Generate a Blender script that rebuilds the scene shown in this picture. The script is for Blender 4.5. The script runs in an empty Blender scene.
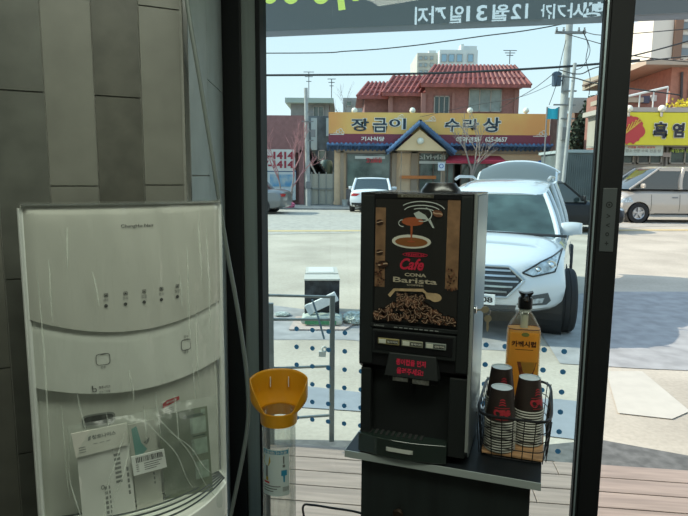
import bpy, bmesh, math, random
from mathutils import Vector, Matrix
from mathutils.bvhtree import BVHTree
random.seed(7)
PI = math.pi
scene = bpy.context.scene
COL = scene.collection

# ------------------------------------------------------------------ camera
F = 580.0
CAMZ = 1.45
cam_d = bpy.data.cameras.new('camera')
cam_d.sensor_width = 36.0
cam_d.lens = F / 688.0 * 36.0
cam_d.clip_start = 0.02
cam_d.clip_end = 600
cam = bpy.data.objects.new('camera', cam_d)
COL.objects.link(cam)
CR = Matrix.Rotation(math.radians(90 - 7.96), 4, 'X') @ Matrix.Rotation(math.radians(0.5), 4, 'Z')
cam.matrix_world = Matrix.Translation((0, 0, CAMZ)) @ CR
scene.camera = cam
C0 = Vector((0, 0, CAMZ))

def ray(px, py):
    return (CR.to_3x3() @ Vector(((px - 344) / F, (258 - py) / F, -1.0)))
def at(px, py, Y):
    d = ray(px, py); return C0 + d * (Y / d.y)
def onz(px, py, z=0.0):
    d = ray(px, py); return C0 + d * ((z - CAMZ) / d.z)
def onplane(px, py, P, N):
    d = ray(px, py); return C0 + d * ((Vector(P) - C0).dot(N) / d.dot(N))
def gz(y):                       # street height at distance y
    if y < 8: return -0.23
    if y > 20: return -0.04
    return -0.23 + 0.19 * (y - 8) / 12.0
def ong(px, py):
    z = -0.1
    for _ in range(8):
        p = onz(px, py, z); z = gz(p.y)
    return Vector((p.x, p.y, gz(p.y)))
def proj(p):
    q = cam.matrix_world.inverted() @ Vector(p)
    return (344 + F * q.x / -q.z, 258 - F * q.y / -q.z)

# ------------------------------------------------------------------ materials
MATS = {}
def mat(name, col, rough=0.6, metal=0.0, var=0.0, scale=20.0, bump=0.0, spec=0.5, col2=None, coat=0.0,
        emit=None, estr=0.0, stretch=None, transl=0.0):
    if name in MATS: return MATS[name]
    m = bpy.data.materials.new(name); m.use_nodes = True
    nt = m.node_tree; N = nt.nodes; L = nt.links
    b = N['Principled BSDF']
    b.inputs['Roughness'].default_value = rough
    b.inputs['Metallic'].default_value = metal
    b.inputs['Specular IOR Level'].default_value = spec
    b.inputs['Coat Weight'].default_value = coat
    b.inputs['Base Color'].default_value = (*col, 1)
    if emit:
        b.inputs['Emission Color'].default_value = (*emit, 1)
        b.inputs['Emission Strength'].default_value = estr
    if var > 0 or bump > 0 or col2:
        tc = N.new('ShaderNodeTexCoord'); mp = N.new('ShaderNodeMapping')
        if stretch: mp.inputs['Scale'].default_value = stretch
        L.new(tc.outputs['Object'], mp.inputs['Vector'])
        nz = N.new('ShaderNodeTexNoise'); nz.inputs['Scale'].default_value = scale
        nz.inputs['Detail'].default_value = 6
        L.new(mp.outputs['Vector'], nz.inputs['Vector'])
        rp = N.new('ShaderNodeValToRGB')
        c2 = col2 if col2 else tuple(c * (1 - var) for c in col)
        c1 = col if col2 else tuple(min(1, c * (1 + var)) for c in col)
        rp.color_ramp.elements[0].position = 0.35; rp.color_ramp.elements[1].position = 0.65
        rp.color_ramp.elements[0].color = (*c2, 1); rp.color_ramp.elements[1].color = (*c1, 1)
        L.new(nz.outputs['Fac'], rp.inputs['Fac']); L.new(rp.outputs['Color'], b.inputs['Base Color'])
        if bump > 0:
            bp = N.new('ShaderNodeBump'); bp.inputs['Strength'].default_value = bump
            bp.inputs['Distance'].default_value = 0.01
            L.new(nz.outputs['Fac'], bp.inputs['Height']); L.new(bp.outputs['Normal'], b.inputs['Normal'])
    if transl > 0:
        tr = N.new('ShaderNodeBsdfTranslucent'); tr.inputs['Color'].default_value = (*col, 1)
        mx = N.new('ShaderNodeMixShader'); mx.inputs[0].default_value = transl
        L.new(b.outputs[0], mx.inputs[1]); L.new(tr.outputs[0], mx.inputs[2])
        L.new(mx.outputs[0], N['Material Output'].inputs['Surface'])
    MATS[name] = m
    return m

def clear(name, tint, refl=0.08, rough=0.02, milk=0.0, milkcol=(1, 1, 1), bump=0.0, bscale=12, stretch=None):
    """thin see-through sheet: tinted transparent + glossy reflection + optional milky diffuse"""
    if name in MATS: return MATS[name]
    m = bpy.data.materials.new(name); m.use_nodes = True
    nt = m.node_tree; N = nt.nodes; L = nt.links
    N.remove(N['Principled BSDF'])
    t = N.new('ShaderNodeBsdfTransparent'); t.inputs['Color'].default_value = (*tint, 1)
    g = N.new('ShaderNodeBsdfGlossy'); g.inputs['Roughness'].default_value = rough
    lw = N.new('ShaderNodeLayerWeight'); lw.inputs['Blend'].default_value = 0.25
    ml = N.new('ShaderNodeMath'); ml.operation = 'MULTIPLY_ADD'
    ml.inputs[1].default_value = refl * 3; ml.inputs[2].default_value = refl
    L.new(lw.outputs['Fresnel'], ml.inputs[0])
    mx = N.new('ShaderNodeMixShader')
    L.new(ml.outputs[0], mx.inputs[0]); L.new(g.outputs[0], mx.inputs[2])
    last = t
    if milk > 0:
        d = N.new('ShaderNodeBsdfDiffuse'); d.inputs['Color'].default_value = (*milkcol, 1)
        m2 = N.new('ShaderNodeMixShader'); m2.inputs[0].default_value = milk
        L.new(t.outputs[0], m2.inputs[1]); L.new(d.outputs[0], m2.inputs[2]); last = m2
    L.new(last.outputs[0], mx.inputs[1])
    if bump > 0:
        tc = N.new('ShaderNodeTexCoord'); mp = N.new('ShaderNodeMapping')
        if stretch: mp.inputs['Scale'].default_value = stretch
        nz = N.new('ShaderNodeTexNoise'); nz.inputs['Scale'].default_value = bscale; nz.inputs['Detail'].default_value = 3
        bp = N.new('ShaderNodeBump'); bp.inputs['Strength'].default_value = bump; bp.inputs['Distance'].default_value = 0.02
        L.new(tc.outputs['Object'], mp.inputs['Vector']); L.new(mp.outputs['Vector'], nz.inputs['Vector'])
        L.new(nz.outputs['Fac'], bp.inputs['Height']); L.new(bp.outputs['Normal'], g.inputs['Normal'])
    L.new(mx.outputs[0], N['Material Output'].inputs['Surface'])
    MATS[name] = m
    return m

# ------------------------------------------------------------------ mesh builder
class MB:
    def __init__(s): s.v = []; s.f = []; s.m = []; s.mi = 0; s.calls = []
    def add(s, vs, fs, M=None):
        o = len(s.v); s.calls.append((o, len(s.f)))
        s.v += [tuple(M @ Vector(p)) if M is not None else tuple(p) for p in vs]
        s.f += [tuple(i + o for i in f) for f in fs]; s.m += [s.mi] * len(fs)
        return s
    def box(s, x0, x1, y0, y1, z0, z1, M=None):
        vs = [(x0, y0, z0), (x1, y0, z0), (x1, y1, z0), (x0, y1, z0), (x0, y0, z1), (x1, y0, z1), (x1, y1, z1), (x0, y1, z1)]
        return s.add(vs, [(0, 3, 2, 1), (4, 5, 6, 7), (0, 1, 5, 4), (1, 2, 6, 5), (2, 3, 7, 6), (3, 0, 4, 7)], M)
    def quad(s, a, b, c, d, M=None): return s.add([a, b, c, d], [(0, 1, 2, 3)], M)
    def prism(s, pts, y0, y1, M=None):
        """polygon in xz extruded along y"""
        n = len(pts)
        vs = [(x, y0, z) for x, z in pts] + [(x, y1, z) for x, z in pts]
        fs = [tuple(range(n)), tuple(range(2 * n - 1, n - 1, -1))] + [(i, i + n, (i + 1) % n + n, (i + 1) % n) for i in range(n)]
        return s.add(vs, fs, M)
    def flat(s, pts, y, M=None):
        return s.add([(x, y, z) for x, z in pts], [tuple(range(len(pts)))], M)
    def disc(s, x, z, rx, rz, y, n=24, M=None, a0=0, a1=2 * PI):
        return s.flat([(x + rx * math.cos(a0 + (a1 - a0) * i / n), z + rz * math.sin(a0 + (a1 - a0) * i / n)) for i in range(n)], y, M)
    def ringflat(s, x, z, rx, rz, w, y, n=28, M=None, a0=0, a1=2 * PI):
        vs = []; fs = []
        for i in range(n + 1):
            a = a0 + (a1 - a0) * i / n
            vs += [(x + rx * math.cos(a), y, z + rz * math.sin(a)), (x + (rx - w) * math.cos(a), y, z + (rz - w) * math.sin(a))]
        for i in range(n): fs.append((2 * i, 2 * i + 2, 2 * i + 3, 2 * i + 1))
        return s.add(vs, fs, M)
    def lathe(s, prof, n=24, M=None, cap=True):
        vs = []; fs = []; k = len(prof)
        for i in range(n):
            a = 2 * PI * i / n
            vs += [(r * math.cos(a), r * math.sin(a), z) for r, z in prof]
        for i in range(n):
            j = (i + 1) % n
            for q in range(k - 1): fs.append((i * k + q, j * k + q, j * k + q + 1, i * k + q + 1))
        if cap:
            if prof[0][0] > 1e-5: fs.append(tuple(i * k for i in reversed(range(n))))
            if prof[-1][0] > 1e-5: fs.append(tuple(i * k + k - 1 for i in range(n)))
        return s.add(vs, fs, M)
    def tube(s, pts, r, n=8, M=None, cap=True):
        P = [Vector(p) for p in pts]; vs = []; fs = []; up = None
        rs = r if isinstance(r, (list, tuple)) else [r] * len(P)
        for i, p in enumerate(P):
            t = (P[min(i + 1, len(P) - 1)] - P[max(i - 1, 0)]).normalized()
            if up is None: up = Vector((0, 0, 1)) if abs(t.z) < 0.9 else Vector((1, 0, 0))
            a = t.cross(up).normalized(); b = a.cross(t).normalized(); up = b
            vs += [tuple(p + (a * math.cos(2 * PI * k / n) + b * math.sin(2 * PI * k / n)) * rs[i]) for k in range(n)]
        for i in range(len(P) - 1):
            for k in range(n):
                fs.append((i * n + k, i * n + (k + 1) % n, (i + 1) * n + (k + 1) % n, (i + 1) * n + k))
        if cap: fs += [tuple(range(n))[::-1], tuple((len(P) - 1) * n + k for k in range(n))]
        return s.add(vs, fs, M)
    def grid(s, nu, nv, fn, M=None, closeu=False):
        vs = [fn(i / nu, j / nv) for i in range(nu + 1) for j in range(nv + 1)]
        fs = [(i * (nv + 1) + j, (i + 1) * (nv + 1) + j, (i + 1) * (nv + 1) + j + 1, i * (nv + 1) + j + 1) for i in range(nu) for j in range(nv)]
        return s.add(vs, fs, M)
    def boxgrid(s, nx, ny, nz, fn, M=None):
        """surface of a subdivided box, each vertex (u,v,t) in -1..1 mapped by fn"""
        idx = {}; vs = []; fs = []
        def V(i, j, k):
            if (i, j, k) not in idx:
                idx[(i, j, k)] = len(vs); vs.append(fn(2 * i / nx - 1, 2 * j / ny - 1, 2 * k / nz - 1))
            return idx[(i, j, k)]
        for i in range(nx):
            for j in range(ny):
                fs.append((V(i, j, 0), V(i, j + 1, 0), V(i + 1, j + 1, 0), V(i + 1, j, 0)))
                fs.append((V(i, j, nz), V(i + 1, j, nz), V(i + 1, j + 1, nz), V(i, j + 1, nz)))
        for i in range(nx):
            for k in range(nz):
                fs.append((V(i, 0, k), V(i + 1, 0, k), V(i + 1, 0, k + 1), V(i, 0, k + 1)))
                fs.append((V(i, ny, k), V(i, ny, k + 1), V(i + 1, ny, k + 1), V(i + 1, ny, k)))
        for j in range(ny):
            for k in range(nz):
                fs.append((V(0, j, k), V(0, j, k + 1), V(0, j + 1, k + 1), V(0, j + 1, k)))
                fs.append((V(nx, j, k), V(nx, j + 1, k), V(nx, j + 1, k + 1), V(nx, j, k + 1)))
        return s.add(vs, fs, M)
    def mesh(s, name, mats, smooth=False, inv=None):
        me = bpy.data.meshes.new(name)
        vs = [tuple(inv @ Vector(p)) for p in s.v] if inv is not None else s.v
        me.from_pydata(vs, [], s.f)
        for m in (mats if isinstance(mats, (list, tuple)) else [mats]): me.materials.append(m)
        me.polygons.foreach_set('material_index', s.m)
        if smooth: me.polygons.foreach_set('use_smooth', [True] * len(me.polygons))
        me.update()
        return me
    def build_each(s, name, mats, parent=None, **k):
        """one object for every shape that was added"""
        out = []; C_ = s.calls + [(len(s.v), len(s.f))]
        for (v0, f0), (v1, f1) in zip(C_, C_[1:]):
            q = MB(); q.v = s.v[v0:v1]; q.f = [tuple(i - v0 for i in f) for f in s.f[f0:f1]]; q.m = s.m[f0:f1]
            out.append(q.build(name, mats, parent, **k))
        return out
    def build(s, name, mats, parent=None, world=False, bevel=0.0, seg=2, smooth=None, loc=None, rotz=0.0):
        inv = None
        if world and parent is not None: inv = wm(parent).inverted()
        me = s.mesh(name, mats, bool(smooth), inv)
        if smooth:
            ang = 0.7 if smooth is True else smooth
            me.set_sharp_from_angle(angle=ang)
        o = bpy.data.objects.new(name, me); COL.objects.link(o)
        if parent is not None: o.parent = parent
        if loc is not None: o.location = loc
        o.rotation_euler.z = rotz
        if bevel > 0:
            b = o.modifiers.new('b', 'BEVEL'); b.width = bevel; b.segments = seg; b.limit_method = 'ANGLE'
            b.angle_limit = 0.6; b.harden_normals = False
        return o

def wm(o):
    M = Matrix.LocRotScale(o.location, o.rotation_euler, o.scale)
    return wm(o.parent) @ M if o.parent else M

def tag(o, label=None, cat=None, group=None, kind=None):
    if label: o['label'] = label
    if cat: o['category'] = cat
    if group: o['group'] = group
    if kind: o['kind'] = kind
    return o
def thing(name, label, cat, loc=(0, 0, 0), rotz=0.0, group=None):
    o = bpy.data.objects.new(name, None); COL.objects.link(o)
    o.empty_display_size = 0.05; o.location = loc; o.rotation_euler.z = rotz
    return tag(o, label, cat, group)
def struct(mb, name, mats, parent=None, **k):
    o = mb.build(name, mats, parent, **k)
    if parent is None: o['kind'] = 'structure'
    return o
def copy_tree(o, parent=None):
    c = o.copy(); COL.objects.link(c); c.parent = parent
    for ch in [x for x in bpy.data.objects if x.parent == o]:
        copy_tree(ch, c)
    return c

def text_me(s, bold=0.0, shear=0.0):
    cu = bpy.data.curves.new('t', 'FONT'); cu.body = s; cu.offset = bold; cu.shear = shear; cu.resolution_u = 3
    cu.fill_mode = 'FRONT'
    o = bpy.data.objects.new('t', cu); me = bpy.data.meshes.new_from_object(o)
    bpy.data.objects.remove(o); bpy.data.curves.remove(cu)
    return me
def put_text(mb, s, x0, z0, x1, z1, y, bold=0.02, mirror=False, shear=0.0, M=None, fn=None):
    """adds the writing s into the xz rectangle at depth y, facing -y"""
    me = text_me(s, bold, shear)
    vs = [v.co.copy() for v in me.vertices]
    if not vs: return
    ax = min(v.x for v in vs); bx = max(v.x for v in vs); ay = min(v.y for v in vs); by = max(v.y for v in vs)
    out = []
    for v in vs:
        u = (v.x - ax) / max(bx - ax, 1e-6); w = (v.y - ay) / max(by - ay, 1e-6)
        if mirror: u = 1 - u
        x = x0 + (x1 - x0) * u; z = z0 + (z1 - z0) * w
        out.append(fn(x, z) if fn else (x, y, z))
    mb.add(out, [tuple(p.vertices) for p in me.polygons], M)
    bpy.data.meshes.remove(me)

def patch(bvh, poly, axis, off, cuts=12, lift=0.0):
    """conforming patch: polygon in the plane across `axis`, dropped onto the body; axis 'y+' front, 'x-','x+' sides"""
    bm = bmesh.new()
    sgn = 1 if axis[1] == '+' else -1
    vs = [bm.verts.new((a, b, 0)) for a, b in poly]; bm.faces.new(vs)
    mx = [max(p[i] for p in poly) for i in (0, 1)]; mn = [min(p[i] for p in poly) for i in (0, 1)]
    for ax in (0, 1):
        for c in range(1, cuts):
            co = [0, 0, 0]; no = [0, 0, 0]; co[ax] = mn[ax] + (mx[ax] - mn[ax]) * c / cuts; no[ax] = 1
            bmesh.ops.bisect_plane(bm, geom=bm.verts[:] + bm.edges[:] + bm.faces[:], plane_co=co, plane_no=no)
    out = []; last = None
    for v in bm.verts:
        a, b = v.co.x, v.co.y
        if axis[0] == 'y': o = Vector((a, sgn * 9, b)); d = Vector((0, -sgn, 0))
        elif axis[0] == 'z': o = Vector((a, b, 9)); d = Vector((0, 0, -1))
        else: o = Vector((sgn * 9, a, b)); d = Vector((-sgn, 0, 0))
        h = bvh.ray_cast(o, d)
        p = h[0] - d * off if h[0] is not None else None
        if p is not None: last = p
        out.append((p, o, d))
    res = []
    for p, o, d in out:
        if p is None:
            p = Vector(o)
            i = 1 if axis[0] == 'y' else (2 if axis[0] == 'z' else 0)
            p[i] = last[i] if last else 0
        res.append(tuple(p))
    bm.verts.index_update()
    fs = [tuple(v.index for v in f.verts) for f in bm.faces]
    bm.free()
    return res, fs
# ------------------------------------------------------------------ palette
black_metal = mat('black_metal', (0.012, 0.013, 0.014), 0.45, var=0.2, scale=60)
frame_black = mat('frame_black', (0.010, 0.011, 0.012), 0.55, spec=0.25)
alu = mat('brushed_grey_metal', (0.30, 0.34, 0.32), 0.38, 0.6, var=0.05, scale=80, stretch=(1, 1, 0.05))
chrome = mat('chrome', (0.75, 0.76, 0.76), 0.15, 1.0)
white_pl = mat('white_glossy_plastic', (0.78, 0.80, 0.74), 0.22, coat=0.6, var=0.01, scale=3)
white_pl2 = mat('white_matt_plastic', (0.66, 0.68, 0.61), 0.4, var=0.02, scale=4)
grey_pl = mat('grey_plastic', (0.25, 0.26, 0.25), 0.4)
dark_pl = mat('black_plastic', (0.006, 0.006, 0.007), 0.32, spec=.3)
dark_pl2 = mat('dark_grey_plastic', (0.011, 0.013, 0.013), 0.5, spec=.3)
ink = mat('black_ink', (0.02, 0.02, 0.02), 0.6)
greyink = mat('grey_ink', (0.16, 0.17, 0.16), 0.6)
paper = mat('white_paper', (0.66, 0.66, 0.62), 0.7, var=0.02, scale=9)
paper2 = mat('cream_paper', (0.58, 0.57, 0.51), 0.75, var=0.03, scale=9)
red_ink = mat('red_ink', (0.55, 0.02, 0.03), 0.5)

# ------------------------------------------------------------------ room shell
tile_dark = mat('dark_stone_tile', (0.085, 0.088, 0.076), 0.45, var=0.16, scale=14, bump=0.05)
tile_mid = mat('brown_stone_tile', (0.068, 0.067, 0.055), 0.45, var=0.20, scale=16, bump=0.05)
tile_light = mat('light_stone_tile', (0.142, 0.142, 0.122), 0.45, var=0.10, scale=12, bump=0.05)
tile_ret = mat('blue_lit_tile', (0.28, 0.32, 0.31), 0.45, var=0.08, scale=10, bump=0.05)  # bluish window light on the return wall is put into this tile colour
grout = mat('grout', (0.30, 0.30, 0.27), 0.9, var=0.05, scale=50)
plaster = mat('plaster', (0.55, 0.56, 0.52), 0.9, var=0.03, scale=5)

A = math.radians(26)
PC = Vector((-0.377, 1.42, 0))                       # wall corner by the chrome trim
wl = Matrix.Translation(PC) @ Matrix.Rotation(A, 4, 'Z')   # local x runs along the wall (negative = left), -y faces the room
mb = MB(); mb.box(-1.62, 0.0, 0.004, 0.14, 0, 2.5)
wall_left = struct(mb, 'wall_left', grout); wall_left.matrix_world = wl
nrm = wl.to_3x3() @ Vector((0, -1, 0)); wli = wl.inverted()
def wx(px, py): return (wli @ onplane(px, py, PC, nrm))
xb = [wx(44.5, 95).x, wx(98, 97).x, wx(143, 98).x, wx(185, 98).x]
wd = (xb[3] - xb[0]) / 3
cols = [xb[3] - wd * k for k in range(0, 15)]
zr = {0: wx(160, 8).z, 1: wx(120, 97).z, 2: wx(70, 186).z, 3: wx(20, 91).z}
tl = wx(160, 8).z - wx(160, 185).z
mb = MB()
for k in range(14):
    x1, x0 = cols[k], cols[k + 1]
    if k == 0: x1 = -0.012
    z = zr[k % 4] - tl * 8
    mb.mi = [0, 1, 0, 2][k % 4]
    kind = 0
    while z < 2.5:
        a = max(z + 0.0016, 0.0); b = min(z + tl - 0.0016, 2.5)
        if b - a > 0.01: mb.box(x0 + 0.0014, x1 - 0.0014, -0.002, 0.006, a, b)
        z += tl
tiles = mb.build('wall_tiles', [tile_light, tile_mid, tile_dark], wall_left)
# return wall towards the window
W0 = Vector((-0.41, 2.0, 0)); WA = math.radians(-16)
WM = Matrix.Translation(W0) @ Matrix.Rotation(WA, 4, 'Z')
WN = WM.to_3x3() @ Vector((0, 1, 0)); WMi = WM.inverted()
d = (W0 - PC); LR = d.length; ra = math.atan2(d.y, d.x)
rm = Matrix.Translation(PC) @ Matrix.Rotation(ra, 4, 'Z')
mb = MB(); mb.box(0.0, LR + 0.1, 0.004, 0.14, 0, 2.5)
wall_ret = struct(mb, 'wall_window_side', grout); wall_ret.matrix_world = rm
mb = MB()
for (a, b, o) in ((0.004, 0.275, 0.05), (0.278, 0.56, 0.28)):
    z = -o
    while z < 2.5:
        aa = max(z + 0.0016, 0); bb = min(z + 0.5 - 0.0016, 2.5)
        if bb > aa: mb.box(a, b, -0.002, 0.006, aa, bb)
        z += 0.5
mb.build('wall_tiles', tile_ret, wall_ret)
# chrome corner trim
mb = MB(); mb.box(-0.007, 0.005, -0.006, 0.006, 0, 2.5)
t = struct(mb, 'trim_1', chrome, bevel=0.002); t.location = PC; t.rotation_euler.z = A
floor_m = mat('grey_floor_tile', (0.10, 0.10, 0.095), 0.35, var=0.12, scale=4)
mb = MB(); mb.prism([(0, 0), (0.001, 0)], 0, 0)
def poly_slab(name, pts, z0, z1, m, kind='structure'):
    n = len(pts); b = MB()
    vs = [(x, y, z0) for x, y in pts] + [(x, y, z1) for x, y in pts]
    b.add(vs, [tuple(reversed(range(n))), tuple(range(n, 2 * n))] + [(i, (i + 1) % n, (i + 1) % n + n, i + n) for i in range(n)])
    return b
def wp(t, o=0.0):
    p = WM @ Vector((t, o, 0)); return (p.x, p.y)
pl = wl @ Vector((-1.6, 0, 0))
outline = [(-1.95, -2.2), (2.5, -2.2), wp(3.03), wp(0), (PC.x, PC.y), (pl.x, pl.y), (-1.95, pl.y)]
struct(poly_slab('floor', outline, -0.06, 0.0, floor_m), 'floor', floor_m)
struct(poly_slab('ceiling', outline, 2.5, 2.58, plaster), 'ceiling', plaster)
mb = MB(); mb.box(-2.05, -1.8, -2.2, pl.y + 0.15, 0, 2.5); struct(mb, 'wall_side', plaster)
mb = MB(); mb.box(-2.05, 2.65, -2.35, -2.2, 0, 2.5); struct(mb, 'wall_back', plaster)
rx = wp(3.03)
mb = MB(); mb.box(2.5, 2.65, -2.35, rx[1] + 0.1, 0, 2.5); struct(mb, 'wall_right', plaster)
# header above window and door, and the facade wall right of the door
mb = MB(); mb.box(0.0, 3.06, -0.02, 0.16, 2.36, 2.6); o = struct(mb, 'wall_header', plaster); o.matrix_world = WM
mb = MB(); mb.box(2.25, 3.06, -0.02, 0.16, 0, 2.36); o = struct(mb, 'wall_facade', plaster); o.matrix_world = WM

# ------------------------------------------------------------------ shop window and door frame (local x along the facade)
win = bpy.data.objects.new('window_1', None); COL.objects.link(win); win.matrix_world = WM; win['kind'] = 'structure'
def wt(px, py): return (WMi @ onplane(px, py, W0, WN))
j0, j1, j2, j3 = 0.0, wt(243, 177).x, wt(257.5, 177).x, wt(262.3, 177).x
m0, m1, m2 = wt(593, 177).x, wt(599.5, 177).x, wt(622, 177).x
mb = MB(); mb.box(j0 + .002, j1, -0.008, 0.05, 0.0, 2.36); mb.box(j2, j3, -0.008, 0.03, 0.0, 2.36); mb.box(j0 + .002, j3 - .002, 0.022, 0.05, 0, 2.36)
mb.build_each('window_jamb', frame_black, win, bevel=0.002)
mb = MB(); mb.box(j1, j2, 0.004, 0.022, 0.0, 2.36); mb.build('jamb_channel', alu, win)
mb = MB(); mb.box(j3, m0, -0.01, 0.03, 0.0, 0.05); mb.box(j3, m0, -0.01, 0.03, 2.31, 2.36); mb.build_each('window_rail', frame_black, win, bevel=0.002)
glass_m = clear('window_glass', (0.79, 0.93, 0.94), 0.025, 0.01)
mb = MB(); mb.quad((j3, 0.02, 0.05), (m0, 0.02, 0.05), (m0, 0.02, 2.31), (j3, 0.02, 2.31)); mb.build('glass_pane', glass_m, win)
# blue round safety dots stuck on the pane
dot_m = mat('blue_sticker', (0.05, 0.17, 0.30), 0.5, transl=.45)
dx = (wt(343.5, 334).x - wt(294.8, 330).x) / 3; z00 = wt(294.8, 330).z; dz = z00 - wt(294.8, 348.2).z; x00 = wt(294.8, 330).x
dots = []
for c in range(0, 22):
    for r in range(0, 6):
        x = x00 + dx * c; z = z00 - dz * r
        if x < m0 - 0.02: dots.append((x, z))
mb = MB()
for x, z in dots: mb.disc(x, z, 0.0084, 0.0084, 0.017, 16)
sd = mb.build('dot_stickers', dot_m, win); sd['kind'] = 'stuff'; sd['label'] = 'grid of round blue safety dots on the glass'

drf = bpy.data.objects.new('door_1', None); COL.objects.link(drf); drf.matrix_world = WM; drf['kind'] = 'structure'
mb = MB(); mb.box(m1, m2, -0.014, 0.035, 0, 2.36); mb.build('door_post', frame_black, drf, bevel=0.003)
mb = MB(); mb.box(m0, m0 + 0.006, -0.012, 0.03, 0, 2.36); mb.box(m0 + 0.012, m1 - 0.001, -0.013, 0.03, 0, 2.36); mb.box(m0, m1, 0.0, 0.03, 0, 2.36)
mb.build_each('post_strip', frame_black, drf)
mb = MB(); mb.box(m0 + 0.0065, m0 + 0.0115, -0.008, -0.0005, 0, 2.36); mb.build('weather_seal', mat('glare_grey_metal', (0.45, 0.55, 0.58), 0.35, 0.5), drf)  # pale seal strip, the glare lines put into its colour
mb = MB(); mb.box(2.15, 2.25, -0.05, 0.07, 0, 2.36); mb.box(m2, 2.15, -0.05, 0.07, 2.28, 2.36); mb.build_each('door_frame', frame_black, drf, bevel=0.003)
# translucent switch strip with symbols on the post
mb = MB()
za, zb_ = wt(610, 188).z, wt(606, 251).z
sx0, sx1 = m1 + 0.010, m2 - 0.012
mb.box(sx0, sx1, -0.0165, -0.0142, zb_, za); st = mb.build('switch_strip', mat('smoky_strip', (0.075, 0.085, 0.088), 0.35), drf, bevel=0.001)
st['label'] = 'smoky grey strip with small symbols'
mb = MB(); cx = (sx0 + sx1) / 2
mb.ringflat(cx, za - 0.047, 0.009, 0.009, 0.003, -0.0170); mb.disc(cx, za - 0.047, 0.003, 0.003, -0.0170)
for k, s_ in enumerate(('>', '<', 'o', '+')):
    put_text(mb, s_, cx - 0.005, za - 0.085 - 0.026 * k, cx + 0.005, za - 0.073 - 0.026 * k, -0.0170)
mb.build('strip_symbols', mat('faded_symbol', (0.012, 0.014, 0.014), 0.5), st)

# ------------------------------------------------------------------ water purifier
PA = math.radians(33)
PF = Vector((-0.368, 0.988, 0))
pur = thing('water_purifier', 'tall white floor-standing water purifier still in its clear wrap, by the stone-tiled wall', 'water purifier', PF, PA)
PM = wm(pur); PMi = PM.inverted(); PNv = PM.to_3x3() @ Vector((0, -1, 0))
def pp(px, py, y=-0.02):
    return PMi @ onplane(px, py, PM @ Vector((0, y, 0)), PNv)
hw = 0.161; D = 0.27
ztop = 1.402
def bulge(x): return -0.028 * (1 - (x / hw) ** 2)
def bodyfn(u, v, t):
    x = u * hw; y = D * (v + 1) / 2; z = 0.02 + (ztop - 0.012 - 0.02) * (t + 1) / 2
    if v < 0.99: y = y + (bulge(x) + 0.012) * (1 - (v + 1) / 2)
    x *= 1 - 0.22 * (v + 1) / 2
    z -= 0.02 * (v + 1) / 2 * (t + 1) / 2
    return (x, y, z)
mb = MB(); mb.boxgrid(20, 4, 30, bodyfn); mb.build('body', white_pl2, pur, smooth=True, bevel=0.004)
def plate(name, zt, zb, off, th, m, x0=-hw, x1=hw, n=32, nz=10, edge=0.006, parent=pur):
    """curved front plate; front surface follows the bulge"""
    def fn(u, v, t):
        x = x0 + (x1 - x0) * (u + 1) / 2; a, b = zb(x), zt(x); w = (t + 1) / 2
        z = a + (b - a) * w
        y = bulge(x) + off
        e = max(0, (abs(u) - 0.955) / 0.045); e2 = max(0, (w - 0.97) / 0.03) if b - a > .1 else 0
        y += edge * (e * e + e2 * e2 * 0.6)
        if v > 0: y += th
        return (x, y, z)
    b = MB(); b.boxgrid(n, 1, nz, fn); return b.build(name, m, parent, smooth=True)
zl = (pp(39, 320).z + pp(221, 299).z) / 2; zm = pp(127, 332, -0.04).z
z2 = (pp(40, 392).z + pp(223, 358).z) / 2
arc = lambda x: zl + (zm - zl) * (1 - (x / hw) ** 2)
plate('top_panel', lambda x: ztop, lambda x: arc(x), -0.010, 0.012, mat('panel_warm_white', (0.64, 0.64, 0.58), 0.18, coat=0.7), nz=24)
plate('button_panel', lambda x: arc(x) - 0.0008, lambda x: z2 + 0.002 - 0.026 * (1 - (x / hw) ** 2), -0.006, 0.012, white_pl)
plate('lower_panel', lambda x: z2 + .0005 - 0.026 * (1 - (x / hw) ** 2), lambda x: 0.84, 0.006, 0.01, white_pl2)
plate('top_lid_rim', lambda x: ztop + 0.003, lambda x: ztop + 0.0, -0.013, 0.02, chrome, nz=1, edge=0.0)
mb = MB()
def lidfn(u, v, t):
    x = u * hw; y = -0.005 + (D + 0.005) * (v + 1) / 2
    y += bulge(x) * (1 - (v + 1) / 2) if v < 1 else 0
    return (x * (1 - .22 * (v + 1) / 2), y, ztop - 0.014 + (0.015 if t > 0 else 0) - .016 * ((v + 1) / 2) ** 1.5)
mb.boxgrid(20, 3, 1, lidfn); mb.build('lid', white_pl, pur, smooth=0.5)
# side edges; their highlight is put into the near-white colour
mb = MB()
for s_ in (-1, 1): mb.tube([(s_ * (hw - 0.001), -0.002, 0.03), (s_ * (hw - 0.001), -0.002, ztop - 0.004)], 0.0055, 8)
mb.build_each('side_edge', mat('edge_highlight_white', (0.95, 0.97, 0.95), 0.15, coat=1.0), pur, smooth=True)
# drip tray at the foot of the tap recess
def trayfn(u, v, t):
    x = u * (hw - 0.004); yf = bulge(x) * 3.2 - 0.02
    y = yf * (1 - v) / 2 + 0.01 * (v + 1) / 2
    return (x, y, 0.80 + 0.075 * (t + 1) / 2 - (0.012 if t > 0 and v < 0 else 0))
mb = MB(); mb.boxgrid(24, 3, 3, trayfn); tr = mb.build('drip_tray', white_pl, pur, smooth=0.8, bevel=0.002)
mb = MB()
for k in range(6):
    mb.tube([(x, bulge(x) * (3.1 - 0.42 * k) - 0.018 + 0.004 * k, 0.8765) for x in [(-1 + 2 * i / 24) * (hw - 0.012) for i in range(25)]], 0.0016, 6)
mb.build_each('grille_bar', mat('steel_dark', (0.10, 0.12, 0.12), 0.3, 0.8), tr, smooth=True)
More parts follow.
